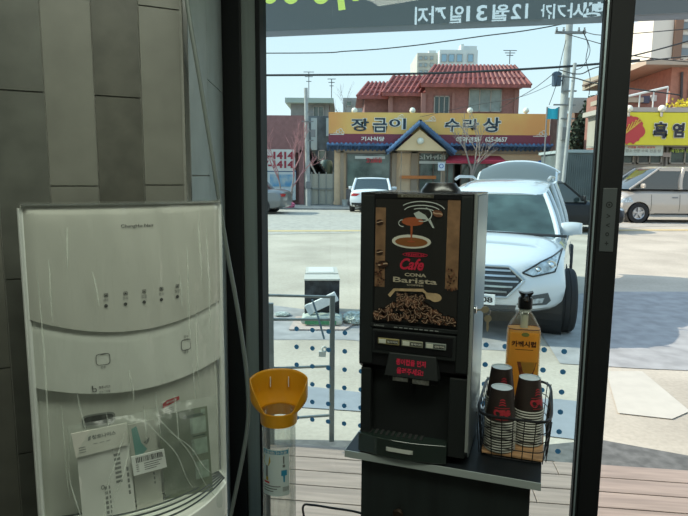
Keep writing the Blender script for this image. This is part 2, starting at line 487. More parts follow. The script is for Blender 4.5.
# recess behind the panel (dark dispenser slot)
def onp(x, z, off): return (x, bulge(x) + off, z)
def printed(name, m, items, off, parent=pur):
    """items: (kind, ...) in local xz, laid on the curved front"""
    b = MB()
    for it in items:
        k = it[0]
        if k == 'text':
            _, s_, px, py, wpx, hpx, bold = it
            p = pp(px, py); q = pp(px + wpx, py - wpx * 0.105); h = abs(pp(px, py - hpx).z - p.z)
            put_text(b, s_, p.x, p.z, q.x, p.z + h, 0, bold, fn=lambda x, z: onp(x, z, off))
        elif k == 'dot':
            _, px, py, r = it; p = pp(px, py)
            b.add([onp(p.x + r * math.cos(a * PI / 6), p.z + r * math.sin(a * PI / 6), off) for a in range(12)], [tuple(range(12))])
        elif k == 'ring':                      # rounded square outline
            _, px, py, rw, rh, w = it; p = pp(px, py); n = 32
            vs = []
            for i in range(n + 1):
                a = 2 * PI * i / n; c, s2 = math.cos(a), math.sin(a); e = 0.45
                sx = math.copysign(abs(c) ** e, c); sz = math.copysign(abs(s2) ** e, s2)
                vs += [onp(p.x + rw * sx, p.z + rh * sz, off), onp(p.x + (rw - w) * sx, p.z + (rh - w) * sz, off)]
            b.add(vs, [(2 * i, 2 * i + 2, 2 * i + 3, 2 * i + 1) for i in range(n)])
        elif k == 'bar':
            _, px, py, w2, h2 = it; p = pp(px, py)
            b.add([onp(p.x - w2, p.z - h2, off), onp(p.x + w2, p.z - h2, off), onp(p.x + w2, p.z + h2, off), onp(p.x - w2, p.z + h2, off)], [(0, 1, 2, 3)])
    return b.build(name, m, parent)
ind = [(104, 304, 303), (123, 302, 301), (141.3, 300, 299), (158.7, 297.8, 297), (175, 295.3, 295)]
printed('maker_lettering', ink, [('text', 'ChungHo Nais', 118.5, 228, 32, 4.4, 0.006)], -0.0112)
its = []
for i, (px, py, _) in enumerate(ind):
    its.append(('dot', px, py, 0.0030)); its.append(('text', ['냉수', '온수', '얼음', '정수', '살균'][i], px - 2.6, py - 3.8, 5.2, 3.0, 0.0))
    its.append(('ring', px, py - 10.5, 0.0032, 0.0032, 0.0009)); its.append(('bar', px, py - 10.5, 0.0014, 0.0014))
printed('indicator_icons', ink, its, -0.0112)
printed('button_outlines', ink, [('ring', 101.7, 357.5, 0.0110, 0.0100, 0.0009), ('ring', 184.8, 343.7, 0.0095, 0.0100, 0.0009),
        ('bar', 101.7, 352.2, 0.004, 0.0009), ('bar', 184.8, 338.5, 0.004, 0.0009), ('bar', 184.8, 349, 0.004, 0.0009),
        ('text', '온수', 99.5, 367, 5, 2.6, 0.0), ('text', '냉수', 182.5, 352.7, 5, 2.6, 0), ('text', '정수', 182.5, 337, 5, 2.6, 0)], -0.0072)
printed('service_mark', ink, [('ring', 93.5, 388.5, 0.0032, 0.0032, 0.0012), ('bar', 91.5, 386, 0.001, 0.003), ('text', '청호나이스', 98, 387, 11, 2.8, 0.01), ('text', '정수기 렌탈', 98, 391.5, 11, 2.2, 0.0)], -0.0072)
# recessed grip slot
p = pp(99, 420)
mb = MB()
def slot(w, h, off):
    n = 28; vs = []
    for i in range(n):
        a = 2 * PI * i / n; e = 0.5; c, s2 = math.cos(a), math.sin(a)
        vs.append(onp(p.x + w * math.copysign(abs(c) ** e, c), p.z + h * math.copysign(abs(s2) ** e, s2), off))
    return vs
mb.add(slot(0.0235, 0.0085, 0.0050), [tuple(range(28))]); mb.build('grip_slot', mat('slot_dark', (0.015, 0.02, 0.018), 0.5), pur)
mb = MB(); n = 28; a_ = slot(0.026, 0.0115, 0.0045); b_ = slot(0.0230, 0.0085, 0.0045)
mb.add([q for pr in zip(a_, b_) for q in pr], [(2 * i, 2 * ((i + 1) % n), 2 * ((i + 1) % n) + 1, 2 * i + 1) for i in range(n)])
mb.build('slot_bezel', mat('bezel_grey', (0.22, 0.24, 0.22), 0.3), pur)
# clear wrinkled film around the front
wrap_m = clear('clear_wrap', (0.97, 0.98, 0.97), 0.075, 0.16, milk=0.05, milkcol=(0.8, 0.85, 0.8), bump=1.0, bscale=16, stretch=(1.6, 1, 0.35))
rnd = random.Random(3)
ph = [rnd.uniform(0, 6.28) for _ in range(8)]
def wrapfn(u, v):
    x = -hw - 0.004 + (2 * hw + 0.008) * u; z = 0.88 + (ztop + 0.006 - 0.88) * v
    w = 0.0018 * math.sin(60 * x + ph[0] + 3 * z) + 0.0014 * math.sin(140 * x + 22 * z + ph[1]) + 0.0012 * math.sin(35 * z + ph[2] + 30 * x)
    e = max(0, (abs(2 * u - 1) - 0.95) / 0.05)
    return (x, bulge(min(hw, max(-hw, x))) - 0.021 + w + 0.02 * e * e, z)
mb = MB(); mb.grid(90, 70, wrapfn); o = mb.build('plastic_wrap', wrap_m, pur, smooth=3.0); o['label'] = 'wrinkled clear protective film'
# film creases; bright reflection streaks put in as milky white
mb = MB()
for (xa, za_, xb_, zb2) in ((0.085, 1.33, 0.088, 1.14), (0.10, 1.22, 0.10, 1.07), (-0.13, 1.32, -0.128, 1.22), (0.125, 1.36, 0.128, 1.17), (0.02, 1.08, 0.028, 1.0), (0.055, 1.07, 0.06, 0.97), (-0.06, 1.06, -0.05, 0.98), (0.135, 1.12, 0.14, 0.98), (-.10, 1.37, -.105, 1.30), (-.07, 1.30, -.06, 1.24), (.11, 1.385, .112, 1.26), (.07, 1.28, .075, 1.22), (-.02, 1.13, -.015, 1.07), (-.10, 1.10, -.09, 1.02), (.0, 1.06, .004, .99), (.09, 1.11, .095, 1.05), (-.125, 1.08, -.12, .92), (-.145, 1.3, -.143, 1.0)):
    pts = []
    for i in range(12):
        q = i / 11; x = xa + (xb_ - xa) * q + 0.0009 * math.sin(5 * q + xa * 90); z = za_ + (zb2 - za_) * q
        pts.append((x, bulge(x) - 0.0225, z))
    mb.tube(pts, [0.0003 + 0.0012 * math.sin(PI * i / 11) for i in range(12)], 6)
mb.build_each('film_crease', clear('crease_highlight', (0.98, 0.99, 0.98), 0.03, 0.2, milk=0.20, milkcol=(0.95, 1.0, 0.93)), pur, smooth=True)

# leaflets in the bag hung on the lower panel
def leaflet(name, label, cat, px, off, m, marks=(), group=None, th=0.0015):
    """px: 4 corners tl,tr,br,bl in the photo, laid parallel to the purifier's front"""
    P = [pp(x, y, off) for x, y in px]
    c = (P[2] + P[3]) / 2
    t = thing(name, label, cat, PM @ Vector((c.x, off, c.z)), PA, group)
    Q = [(q.x - c.x, q.z - c.z) for q in P]
    b = MB(); b.prism([Q[3], Q[2], Q[1], Q[0]], 0, th); b.build('cover', m, t)
    def uv(u, v):
        a = Vector(Q[0]).lerp(Vector(Q[1]), u); d2 = Vector(Q[3]).lerp(Vector(Q[2]), u); r = a.lerp(d2, v); return (r.x, r.y)
    return t, uv
def quv(b, uv, u0, v0, u1, v1, y=-0.0004): b.flat([uv(u0, v1), uv(u1, v1), uv(u1, v0), uv(u0, v0)], y)
def tuv(b, s_, uv, u0, v0, u1, v1, y=-0.0005, bold=0.01):
    def fn(x, z):
        q = uv(x, z); return (q[0], y, q[1])
    put_text(b, s_, u0, v1, u1, v0, 0, bold, fn=fn)
green_cov = mat('olive_photo_cover', (0.10, 0.13, 0.085), 0.35, var=0.35, scale=22, col2=(0.16, 0.19, 0.13))
t, uv = leaflet('booklet', 'dark olive green booklet inside the clear bag, right of the barcode label', 'booklet', [(158, 416), (207, 406), (213, 492), (166, 506)], -0.040, green_cov)
b = MB()
for (u0, v0, u1, v1) in ((.62, .10, .95, .28), (.62, .34, .95, .52), (.66, .6, .95, .8), (.86, .02, .95, .08)): quv(b, uv, u0, v0, u1, v1)
b.build('cover_pictures', mat('sage_print', (0.24, 0.31, 0.25), 0.4, var=0.2, scale=60), t)
b = MB(); quv(b, uv, .5, .06, .9, .09); quv(b, uv, .66, .3, .92, .315); b.build('cover_stripes', mat('deep_green_print', (0.02, 0.05, 0.03), 0.4), t)
t, uv = leaflet('booklet', 'pale instruction sheet with turquoise figure, behind the barcode label', 'leaflet', [(128, 425), (154, 419), (164, 508), (138, 516)], -0.044, paper2)
b = MB(); b.flat([uv(0.1, .05), uv(.3, .03), uv(.42, .22), uv(.62, .30), uv(.35, .36), uv(.15, .35)][::-1], -0.0004); b.build('turquoise_figure', mat('turquoise_print', (0.12, 0.36, 0.33), 0.5), t)
b = MB(); b.flat([uv(0.5, .22), uv(.75, .18), uv(.72, .22), uv(.6, .25)][::-1], -0.0005)
for k in range(6): quv(b, uv, .74 + .0 * k, .42 + .05 * k, .8, .45 + .05 * k)
b.build('small_print', greyink, t)
t, uv = leaflet('booklet', 'white booklet with sideways lettering at the left of the clear bag', 'booklet', [(77, 457), (129, 444), (139, 540), (86, 556)], -0.048, paper)
b = MB()
for k in range(7): quv(b, uv, .68, .06 + .045 * k, .80, .085 + .045 * k)
for k in range(5): quv(b, uv, .9, .22 + .06 * k, .94, .26 + .06 * k)
for k in range(6): quv(b, uv, .45, .36 + .05 * k, .50, .39 + .05 * k); quv(b, uv, .53, .36 + .05 * k, .555, .39 + .05 * k)
b.ringflat(uv(.42, .36)[0], uv(.42, .36)[1], 0.003, 0.004, 0.0013, -0.0005)
b.build('small_print', greyink, t)
t, uv = leaflet('card', 'white warranty card lying over the top of the left booklet', 'card', [(71, 434), (127, 423), (128, 445), (76, 458)], -0.052, paper2)
b = MB(); tuv(b, '청호나이스', uv, .34, .22, .78, .40, bold=.03)
for k in range(3): quv(b, uv, .08, .62 + .1 * k, .2, .65 + .1 * k); quv(b, uv, .35 + .12 * k, .58, .43 + .12 * k, .6)
b.flat([uv(.26, .42), uv(.31, .40), uv(.33, .22), uv(.28, .26)], -0.0005); b.build('small_print', greyink, t)
t, uv = leaflet('barcode_label', 'small white barcode label stuck across the leaflets in the bag', 'label', [(131, 457), (164, 449), (167, 467), (134, 476)], -0.056, mat('label_white', (0.74, 0.75, 0.72), 0.4))
b = MB(); r2 = random.Random(5); u = .12
while u < .93:
    w = r2.choice((.012, .02, .03)); quv(b, uv, u, .10, u + w, .38); u += w + r2.choice((.012, .018, .026))
for k in range(4): quv(b, uv, .34, .47 + .11 * k, .34 + r2.uniform(.3, .55), .50 + .11 * k); quv(b, uv, .1, .47 + .11 * k, .18, .50 + .11 * k)
b.build('barcode', ink, t)
t, uv = leaflet('sticker', 'white sticker with a red band above the olive booklet', 'sticker', [(161.5, 403), (179, 396), (181, 410), (164, 416)], -0.032, paper)
b = MB(); b.flat([uv(0, .42), uv(1, .22), uv(1, -.02), uv(.3, -.05), uv(.05, .1)], -0.0006); b.build('red_band', mat('red_band_print', (0.45, 0.02, 0.03), 0.4), t)
b = MB(); tuv(b, '주의사항', uv, .25, .05, .85, .22, -.0012, .03); b.build('band_lettering', paper, t)
b = MB(); [quv(b, uv, .12, .55 + .14 * k, .6, .59 + .14 * k) for k in range(3)]; b.build('small_print', greyink, t)
# the bag itself
P = [pp(x, y, -0.062) for x, y in ((69, 431), (219, 398), (226, 520), (80, 560))]
c = (P[2] + P[3]) / 2
bag = thing('plastic_bag', 'clear plastic bag of manuals hung on the water purifier', 'bag', PM @ Vector((c.x, -0.062, c.z)), PA)
def bagfn(u, v):
    a = P[0].lerp(P[1], u); d2 = P[3].lerp(P[2], u); q = d2.lerp(a, v)
    w = 0.003 * math.sin(9 * u + 14 * v) + 0.0016 * math.sin(40 * u - 22 * v) + 0.002 * math.sin(25 * u * v + 1)
    e = (1 - (2 * u - 1) ** 4) * (1 - (2 * v - 1) ** 6)
    return (q.x - c.x, 0.018 - 0.026 * e + w, q.z - c.z)
mb = MB(); mb.grid(70, 50, bagfn)
mb.build('bag_film', clear('bag_film', (0.95, 0.97, 0.96), 0.018, 0.25, milk=0.07, milkcol=(0.8, 0.85, 0.8), bump=0.5, bscale=22, stretch=(1, 1, 0.5)), bag, smooth=3.0)
mb = MB()
for (a, b2, c2, d2) in ((.10, .1, .33, .95), (.16, .0, .36, .9), (.50, .95, .78, .35), (.56, .98, .95, .2), (.62, .85, .97, .35), (.02, .05, .0, .95)):
    pts = []
    for i in range(14):
        q = i / 13; u = a + (c2 - a) * q + 0.02 * math.sin(7 * q + a * 9); v = b2 + (d2 - b2) * q
        g = bagfn(u, v); pts.append((g[0], g[1] - 0.001, g[2]))
    mb.tube(pts, [0.0003 + 0.0007 * math.sin(PI * i / 13) for i in range(14)], 6)
mb.build_each('bag_crease', MATS['crease_highlight'], bag, smooth=True)

# ------------------------------------------------------------------ grey hose
hp = [at(186, -45, 1.36), at(187, 0, 1.36), at(200, 80, 1.37), at(213, 160, 1.39), at(226, 245, 1.42), at(236, 300, 1.44), at(243, 345, 1.45), at(247.5, 385, 1.45), at(248, 420, 1.44), at(243, 455, 1.42), at(235, 495, 1.40), at(228, 530, 1.38), at(222, 580, 1.36)]
def smooth_pts(P, n=6):
    out = []
    for i in range(len(P) - 1):
        p0 = P[max(i - 1, 0)]; p1 = P[i]; p2 = P[i + 1]; p3 = P[min(i + 2, len(P) - 1)]
        for k in range(n):
            t = k / n
            out.append(0.5 * ((2 * p1) + (p2 - p0) * t + (2 * p0 - 5 * p1 + 4 * p2 - p3) * t * t + (3 * p1 - p0 - 3 * p2 + p3) * t ** 3))
    out.append(P[-1]); return out
top = hp[0].copy(); top.z = 2.499; low = hp[-1].copy(); low.z = 0.35; l2 = low.copy(); l2.z = 0.012; l2.y -= 0.1
hp = [top] + hp + [low, l2]
mb = MB(); mb.tube(smooth_pts([Vector(p) for p in hp]), 0.0052, 10)
o = mb.build('hose', mat('grey_hose', (0.13, 0.15, 0.14), 0.4, coat=0.2), smooth=True)
tag(o, 'slim grey hose hanging from the ceiling beside the water purifier', 'hose')

# ------------------------------------------------------------------ used cup collector
cp = at(279, 440, 1.56); cp.z = 0
col = thing('cup_collector', 'clear tube cup collector with a yellow funnel mouth, by the window jamb', 'cup collector', cp, 0.06)
tub_m = clear('clear_acrylic', (0.86, 0.88, 0.85), 0.10, 0.05, milk=0.05)
zt = at(283, 410, 1.56).z
mb = MB(); mb.lathe([(0.047, 0.03), (0.047, zt)], 40, cap=False); mb.build('tube', tub_m, col, smooth=True)
mb = MB(); mb.lathe([(0.0, 0.0), (0.09, 0.0), (0.09, 0.012), (0.05, 0.03), (0.0, 0.03)], 32, cap=False); mb.build('foot', dark_pl, col, smooth=True)
yel = mat('yellow_plastic', (0.78, 0.36, 0.015), 0.35, var=0.05, scale=8, coat=0.2, transl=0.25)
zq = zt - 0.015
zbk = at(283, 371, 1.60).z; zfr = at(283, 409, 1.50).z
def hop(u, v):                                     # u round, v up
    a = 2 * PI * u; c, s_ = math.cos(a), math.sin(a)      # s=-1 front
    back = min(1, max(0, (s_ + 0.72) / 0.85)); back = back * back * (3 - 2 * back)
    ztp = zq + .019 + (zbk - .012 * (1 - abs(c)) * 0 - zq - .019 - .010 * abs(c) ** 3) * back
    z = zq + 0.012 + (ztp - zq - 0.012) * v
    r0 = 0.0505
    flare = 0.030 * (1 - (1 - min(1, v * 2.2)) ** 2) * back
    f2 = flare
    ex = r0 + f2; ey = r0 + f2 * 0.45
    return (ex * c, ey * s_, z)
mb = MB(); mb.grid(64, 14, hop)
o = mb.build('funnel', yel, col, smooth=3.0)
sm = o.modifiers.new('s', 'SOLIDIFY'); sm.thickness = 0.003; sm.offset = 0
mb = MB(); mb.lathe([(0.0485, zq - 0.018), (0.0515, zq - 0.018), (0.0535, zq + 0.018), (0.0505, zq + 0.018), (0.0485, zq - 0.018)], 40, cap=False); mb.build('collar', yel, col, smooth=True)
mb = MB()
for sx in (-0.026, 0.026): mb.box(sx - 0.0012, sx + 0.0012, 0.046, 0.056, zbk - 0.050, zbk - 0.022)
mb.build_each('funnel_slot', mat('slot_pale', (0.65, 0.62, 0.5), 0.6), col)
# label wrapped on the front of the tube
zl1, zl0 = at(283, 449, 1.52).z, at(283, 495, 1.52).z
def lab(x, z, r=0.0478): # x arc-length from front
    a = x / 0.047; return (r * math.sin(a), -r * math.cos(a), z)
mb = MB(); mb.grid(20, 2, lambda u, v: lab(-0.050 + 0.082 * u, zl0 + (zl1 - zl0) * v)); lb = mb.build('label', mat('label_paper', (0.60, 0.68, 0.66), 0.4), col, smooth=3.0)
H_ = zl1 - zl0
def lpatch(b, x0, v0, x1, v1, r=0.0482): b.grid(6, 1, lambda u, v: lab(x0 + (x1 - x0) * u, zl1 - H_ * (v0 + (v1 - v0) * v), r))
b = MB(); lpatch(b, -.048, .02, .028, .10); b.build('blue_band', mat('blue_print', (0.03, 0.25, 0.40), 0.5), lb); b = MB(); lpatch(b, .008, .44, .024, .56); b.add([lab(.013, zl1 - H_ * .55, .0482), lab(.019, zl1 - H_ * .55, .0482), lab(.018, zl1 - H_ * .7, .0482), lab(.014, zl1 - H_ * .7, .0482)], [(0, 1, 2, 3)])
b.build('blue_print', mat('blue_print', (0.03, 0.25, 0.40), 0.5), lb)
b = MB(); put_text(b, '일회용컵 수거함', -.044, zl1 - H_ * .09, .024, zl1 - H_ * .035, 0, .02, fn=lambda x, z: lab(x, z, .0485)); b.build('label_lettering', paper, lb)
b = MB(); b.add([lab(-.046, zl1 - H_ * .16, .0482), lab(-.024, zl1 - H_ * .16, .0482), lab(-.022, zl1 - H_ * .26, .0482), lab(-.028, zl1 - H_ * .36, .0482), lab(-.042, zl1 - H_ * .36, .0482), lab(-.048, zl1 - H_ * .26, .0482)], [tuple(range(6))]); lpatch(b, -.038, .6, -.030, .68)
b.build('yellow_print', mat('yellow_print', (0.45, 0.32, 0.03), 0.5), lb)
b = MB(); lpatch(b, -.039, .36, -.031, .60); lpatch(b, .013, .14, .017, .3); lpatch(b, .012, .32, .019, .38)
for k in range(12): lpatch(b, .012 + .0016 * k, .80, .0128 + .0016 * k, .9)
for k in range(3): lpatch(b, -.046, .78 + .055 * k, .006 - .01 * k, .80 + .055 * k)
b.build('dark_print', greyink, lb)
b = MB(); lpatch(b, -.046, .70, -.026, .74); b.build('red_print', red_ink, lb)
# ------------------------------------------------------------------ side table
TA = math.radians(-20.6)
tp0 = onz(345, 450, 0.78); tp1 = onz(541, 483.5, 0.78)
TA = math.atan2(tp1.y - tp0.y, tp1.x - tp0.x)
TW = (Vector(tp1) - Vector(tp0)).length; TD = 0.385
tc_ = (tp0 + tp1) / 2; base = Vector((tc_.x, tc_.y, 0)) + Matrix.Rotation(TA, 3, 'Z') @ Vector((0, TD / 2, 0))
tab = thing('side_table', 'black cabinet table with a grey-edged top, under the coffee machine', 'table', base, TA)
TM = wm(tab)
topm = mat('black_tabletop', (0.008, 0.010, 0.012), 0.4, var=0.1, scale=30, spec=.25)
mb = MB(); mb.box(-TW / 2, TW / 2, -TD / 2 + 0.002, TD / 2, 0.763, 0.78); mb.build('tabletop', topm, tab, bevel=0.001)
mb = MB(); mb.box(-TW / 2 - 0.0005, TW / 2 + 0.0005, -TD / 2 - 0.001, -TD / 2 + 0.002, 0.7625, 0.7798); mb.box(-TW / 2 - 0.001, -TW / 2, -TD / 2, TD / 2, 0.7625, 0.7798); mb.build_each('edge_band', mat('grey_edge_band', (0.36, 0.40, 0.385), 0.35, 0.2), tab)
wood = mat('charcoal_woodgrain', (0.010, 0.014, 0.0135), 0.5, var=0.35, scale=30, stretch=(1, 1, 0.08))
cx0 = (TM.inverted() @ onplane(361, 480, TM @ Vector((0, -TD / 2 + 0.02, 0)), TM.to_3x3() @ Vector((0, 1, 0)))).x
cx1 = (TM.inverted() @ onplane(530, 495, TM @ Vector((0, -TD / 2 + 0.02, 0)), TM.to_3x3() @ Vector((0, 1, 0)))).x
mb = MB(); mb.box(cx0, cx1, -TD / 2 + 0.036, TD / 2 - 0.02, 0.0, 0.7628); mb.build('cabinet_body', wood, tab, bevel=0.001)
mb = MB(); mb.box(cx0 + 0.001, cx1 - 0.001, -TD / 2 + 0.018, -TD / 2 + 0.0355, 0.03, 0.752); dr = mb.build('door', wood, tab, bevel=0.0015)
mb = MB(); hx = (TM.inverted() @ onplane(399, 512, TM @ Vector((0, -TD / 2 + 0.016, 0)), TM.to_3x3() @ Vector((0, 1, 0))))
mb.lathe([(0.0, 0.018), (0.011, 0.018), (0.014, 0.012), (0.008, 0.0), (0.008, -0.002)], 18, Matrix.Translation((hx.x, -TD / 2 + 0.0175, hx.z)) @ Matrix.Rotation(PI / 2, 4, 'X'), cap=False)
mb.build('knob', mat('bronze_knob', (0.05, 0.035, 0.025), 0.3, 0.7), dr, smooth=True)
# power cable on the floor side
cb = [at(305, 530, 1.75), at(303, 507, 1.75), at(312, 505, 1.74), at(332, 508, 1.70), at(352, 511, 1.66), at(364, 514, 1.64)]
c1_ = cb[0].copy(); c1_.z = 0.01
cb = [c1_] + [Vector(p) for p in cb]
mb = MB(); mb.tube(smooth_pts(cb), 0.0035, 8)
tag(mb.build('power_cable', mat('black_cable', (0.01, 0.01, 0.01), 0.5), smooth=True), 'thin black power cable running behind the cabinet table', 'cable')

# ------------------------------------------------------------------ coffee vending machine
mf0 = onz(362.5, 449, 0.78); mf1 = onz(476, 470, 0.78)
p0 = onz(361, 448.5, 0.78)
fl = TM.inverted() @ p0
yf = -TD / 2 + 0.008                                  # front of the machine in table coordinates
TN = TM.to_3x3() @ Vector((0, -1, 0))
def ft(px, py): return TM.inverted() @ onplane(px, py, TM @ Vector((0, yf, 0)), TN)
xL = ft(361, 192).x; xR = ft(476.5, 194).x; zT = (ft(361, 192).z + ft(476.5, 194).z) / 2
MW = xR - xL; MH = zT - 0.78; MD = 0.25
mc = thing('coffee_machine', 'black countertop coffee vending machine with a coffee poster on its door', 'coffee machine', TM @ Vector(((xL + xR) / 2, yf, 0.78)), TA)
MM = wm(mc); MMi = MM.inverted(); MN = MM.to_3x3() @ Vector((0, -1, 0))
def mm(px, py, y=0.0): return MMi @ onplane(px, py, MM @ Vector((0, y, 0)), MN)
h = MW / 2
zs = mm(358, 363).z                                    # bottom of the door block
mb = MB(); mb.box(-h + 0.006, h - 0.002, 0.03, MD, 0.012, MH - 0.004); mb.build('body', dark_pl2, mc, bevel=0.003)
mb = MB()
for sx in (-1, 1):
    for y in (0.06, MD - 0.04): mb.lathe([(0.013, 0), (0.015, 0.013)], 12, Matrix.Translation((sx * (h - 0.03), y, 0)))
mb.build_each('rubber_foot', dark_pl, mc)
mb = MB(); mb.box(-h, h, 0.0, 0.034, zs, MH); mb.add([(-h, 0, zs), (h, 0, zs), (h, 0.03, zs - 0.02), (-h, 0.03, zs - 0.02), (-h, 0.033, zs), (h, 0.033, zs)], [(0, 3, 2, 1), (0, 4, 3), (1, 2, 5), (3, 4, 5, 2)])
door = mb.build('door', dark_pl, mc, bevel=0.002)
lx0 = mm(376, 210).x; lx1 = mm(460.5, 210).x
mb = MB(); mb.box(lx1 + 0.002, h - 0.006, -0.003, 0.002, zs + 0.005, MH - 0.006); mb.box(-h + 0.003, lx0 - 0.003, -0.003, 0.002, zs + 0.005, MH - 0.006); mb.build_each('door_stile', dark_pl2, door, bevel=0.001)
side_m = mat('silver_side_panel', (0.34, 0.39, 0.41), 0.28, 0.75, var=0.08, scale=6, stretch=(1, 1, 0.4))
mb = MB(); mb.box(h - 0.001, h + 0.0015, 0.035, MD + 0.002, 0.012, MH - 0.006); mb.build('side_panel', side_m, mc)
mb = MB(); mb.box(h - 0.004, h + 0.003, 0.0, 0.006, 0.04, MH); mb.build('corner_trim', mat('pale_trim', (0.30, 0.32, 0.31), 0.35, 0.4), mc)
mb = MB(); mb.box(-h, h + 0.001, 0.0, MD, MH - 0.005, MH); mb.build('top_panel', mat('blue_black_top', (0.03, 0.04, 0.05), 0.22, coat=0.5), mc, bevel=0.002)
# water tank lid on top
q0 = mm(421, 190, MD * 0.55); q1 = mm(461, 190, MD * 0.55); cxl = (q0.x + q1.x) / 2; rl = abs(q1.x - q0.x) / 2
mb = MB(); mb.lathe([(rl, 0), (rl * 0.98, 0.006), (rl * 0.80, 0.018), (rl * 0.74, 0.023), (0.0, 0.024)], 32, Matrix.Translation((cxl, MD * 0.55, MH - 0.001)) @ Matrix.Diagonal((1, 0.9, 1, 1)), cap=False)
mb.build('tank_lid', mat('black_lid', (0.008, 0.008, 0.009), 0.3, coat=0.3), mc, smooth=True)
# header plate and small badge
mb = MB(); mb.box(lx0 - 0.002, lx1 + 0.002, -0.002, 0.002, mm(400, 198.5).z, MH - 0.004); hd = mb.build('header', dark_pl, door)
b = MB(); z = mm(410, 196).z; x0 = mm(398, 196).x; x1 = mm(434, 196).x
b.prism([(x0, z - .004), (x1, z - .004), (x1, z + .004), (x0, z + .004)], -0.0035, -0.002); b.build('badge', mat('badge_brown', (0.05, 0.045, 0.03), 0.3), hd, bevel=0.0005)
b = MB(); b.box(x0 + .009, x0 + .013, -.0042, -.0034, z - .0025, z + .0025); put_text(b, 'VENUSTA', x0 + .016, z - .002, x1 - .006, z + .002, -.0042, .0)
b.build('badge_lettering', mat('badge_print', (0.2, 0.2, 0.17), 0.4), hd)
# poster
pz0 = mm(415, 323).z; pz1 = mm(415, 199.5).z
pw = lx1 - lx0; phh = pz1 - pz0
mb = MB(); mb.box(lx0, lx1, -0.0012, 0.001, pz0, pz1); po = mb.build('poster', mat('poster_black', (0.012, 0.011, 0.010), 0.25, coat=0.4), mc); po['label'] = 'dark coffee poster framed in brown'
def PU(u, v): return (lx0 + pw * u, pz1 - phh * v)       # u right, v down
Y1 = -0.0016
tan_m = mat('tan_print', (0.17, 0.095, 0.05), 0.35, var=0.25, scale=40)
b = MB()
def pr(b, u0, v0, u1, v1, y=Y1):
    a = PU(u0, v1); c = PU(u1, v0); b.flat([(a[0], a[1]), (c[0], a[1]), (c[0], c[1]), (a[0], c[1])], y)
pr(b, 0.0, 0.07, 0.125, 0.72); pr(b, 0.855, 0.0, 1.0, 0.70); b.build_each('tan_band', tan_m, po)
bean_d = mat('dark_bean_print', (0.028, 0.010, 0.005), 0.35, var=0.3, scale=70)
bean_l = mat('light_bean_print', (0.13, 0.055, 0.03), 0.3, var=0.3, scale=70)
bean_c = mat('bean_crease', (0.36, 0.25, 0.17), 0.35)
def bean(bd, u, v, r, ang, lay=0, crease=True, bl=None):
    x, z = PU(u, v); n = 12; y = Y1 - 0.0003 - lay * 0.00004
    c, s_ = math.cos(ang), math.sin(ang)
    pts = [(x + r * (math.cos(t_) * c - 0.66 * math.sin(t_) * s_), z + r * (math.cos(t_) * s_ + 0.66 * math.sin(t_) * c)) for t_ in [2 * PI * i / n for i in range(n)]]
    bd.flat(pts, y)
    if crease and bl is not None:
        pts = []
        for q in range(7):
            t_ = -0.9 + 1.8 * q / 6; a = r * t_; o_ = r * 0.12 * math.sin(t_ * 3)
            pts.append((x + a * c - (o_ + r * .12) * s_, z + a * s_ + (o_ + r * .12) * c))
        for q in range(6, -1, -1):
            t_ = -0.9 + 1.8 * q / 6; a = r * t_; o_ = r * 0.12 * math.sin(t_ * 3)
            pts.append((x + a * c - (o_ - r * .12) * s_, z + a * s_ + (o_ - r * .12) * c))
        bl.flat(pts, y - 0.00002)
rb = random.Random(11)
bd, bl, bc = MB(), MB(), MB()
for k in range(230):
    u = rb.uniform(0.01, 0.99); topv = 0.985 - 0.16 * math.exp(-((u - 0.45) / 0.33) ** 2) - 0.03
    v = rb.uniform(topv, 0.985)
    r = pw * rb.uniform(0.024, 0.036)
    tgt = bd if rb.random() < 0.72 else bl
    bean(tgt, min(.975, max(.025, u)), min(.975, v), r, rb.uniform(0, PI), k, True, bc)
for k in range(80):                                   # beans heaped in the scoop
    u = rb.uniform(0.30, 0.62); v = rb.uniform(0.76, 0.86)
    bean(bd if rb.random() < 0.7 else bl, u, v, pw * rb.uniform(.022, .032), rb.uniform(0, PI), 230 + k, True, bc)
for k in range(90):                                   # coarse ground texture in the side bands
    s_ = rb.random() < .5; u = rb.uniform(0.012, .115) if s_ else rb.uniform(.87, .985); v = rb.uniform(.52, .71)
    bean(bd if rb.random() < .4 else bl, u, v, pw * rb.uniform(.008, .016), rb.uniform(0, PI), k, False)
for (u, v, r) in ((.055, .185, .045), (.06, .43, .045), (.10, .53, .068)): bean(bd, u, v, pw * r, 0.1, 60, True, bc)
bean(bl, .745, .105, pw * .062, -0.3, 61, True, bc)
bd.build('dark_beans', bean_d, po); bl.build('light_beans', bean_l, po); bc.build('bean_creases', bean_c, po)
# scoop outline, side glow, dark spots
b = MB()
sc = [PU(.17, .78), PU(.24, .725), PU(.60, .71), PU(.66, .75), PU(.655, .765), PU(.59, .735), PU(.26, .745), PU(.20, .80)]
b.flat(sc, Y1 - .0015); x, z = PU(.745, .775); b.disc(x, z, pw * .075, phh * .035, Y1 - .0014)
b.flat([PU(.62, .74), PU(.72, .74), PU(.72, .80), PU(.64, .79)], Y1 - .0013); b.build('scoop_print', mat('scoop_tan', (0.38, 0.27, 0.15), 0.4, var=.2, scale=50), po)
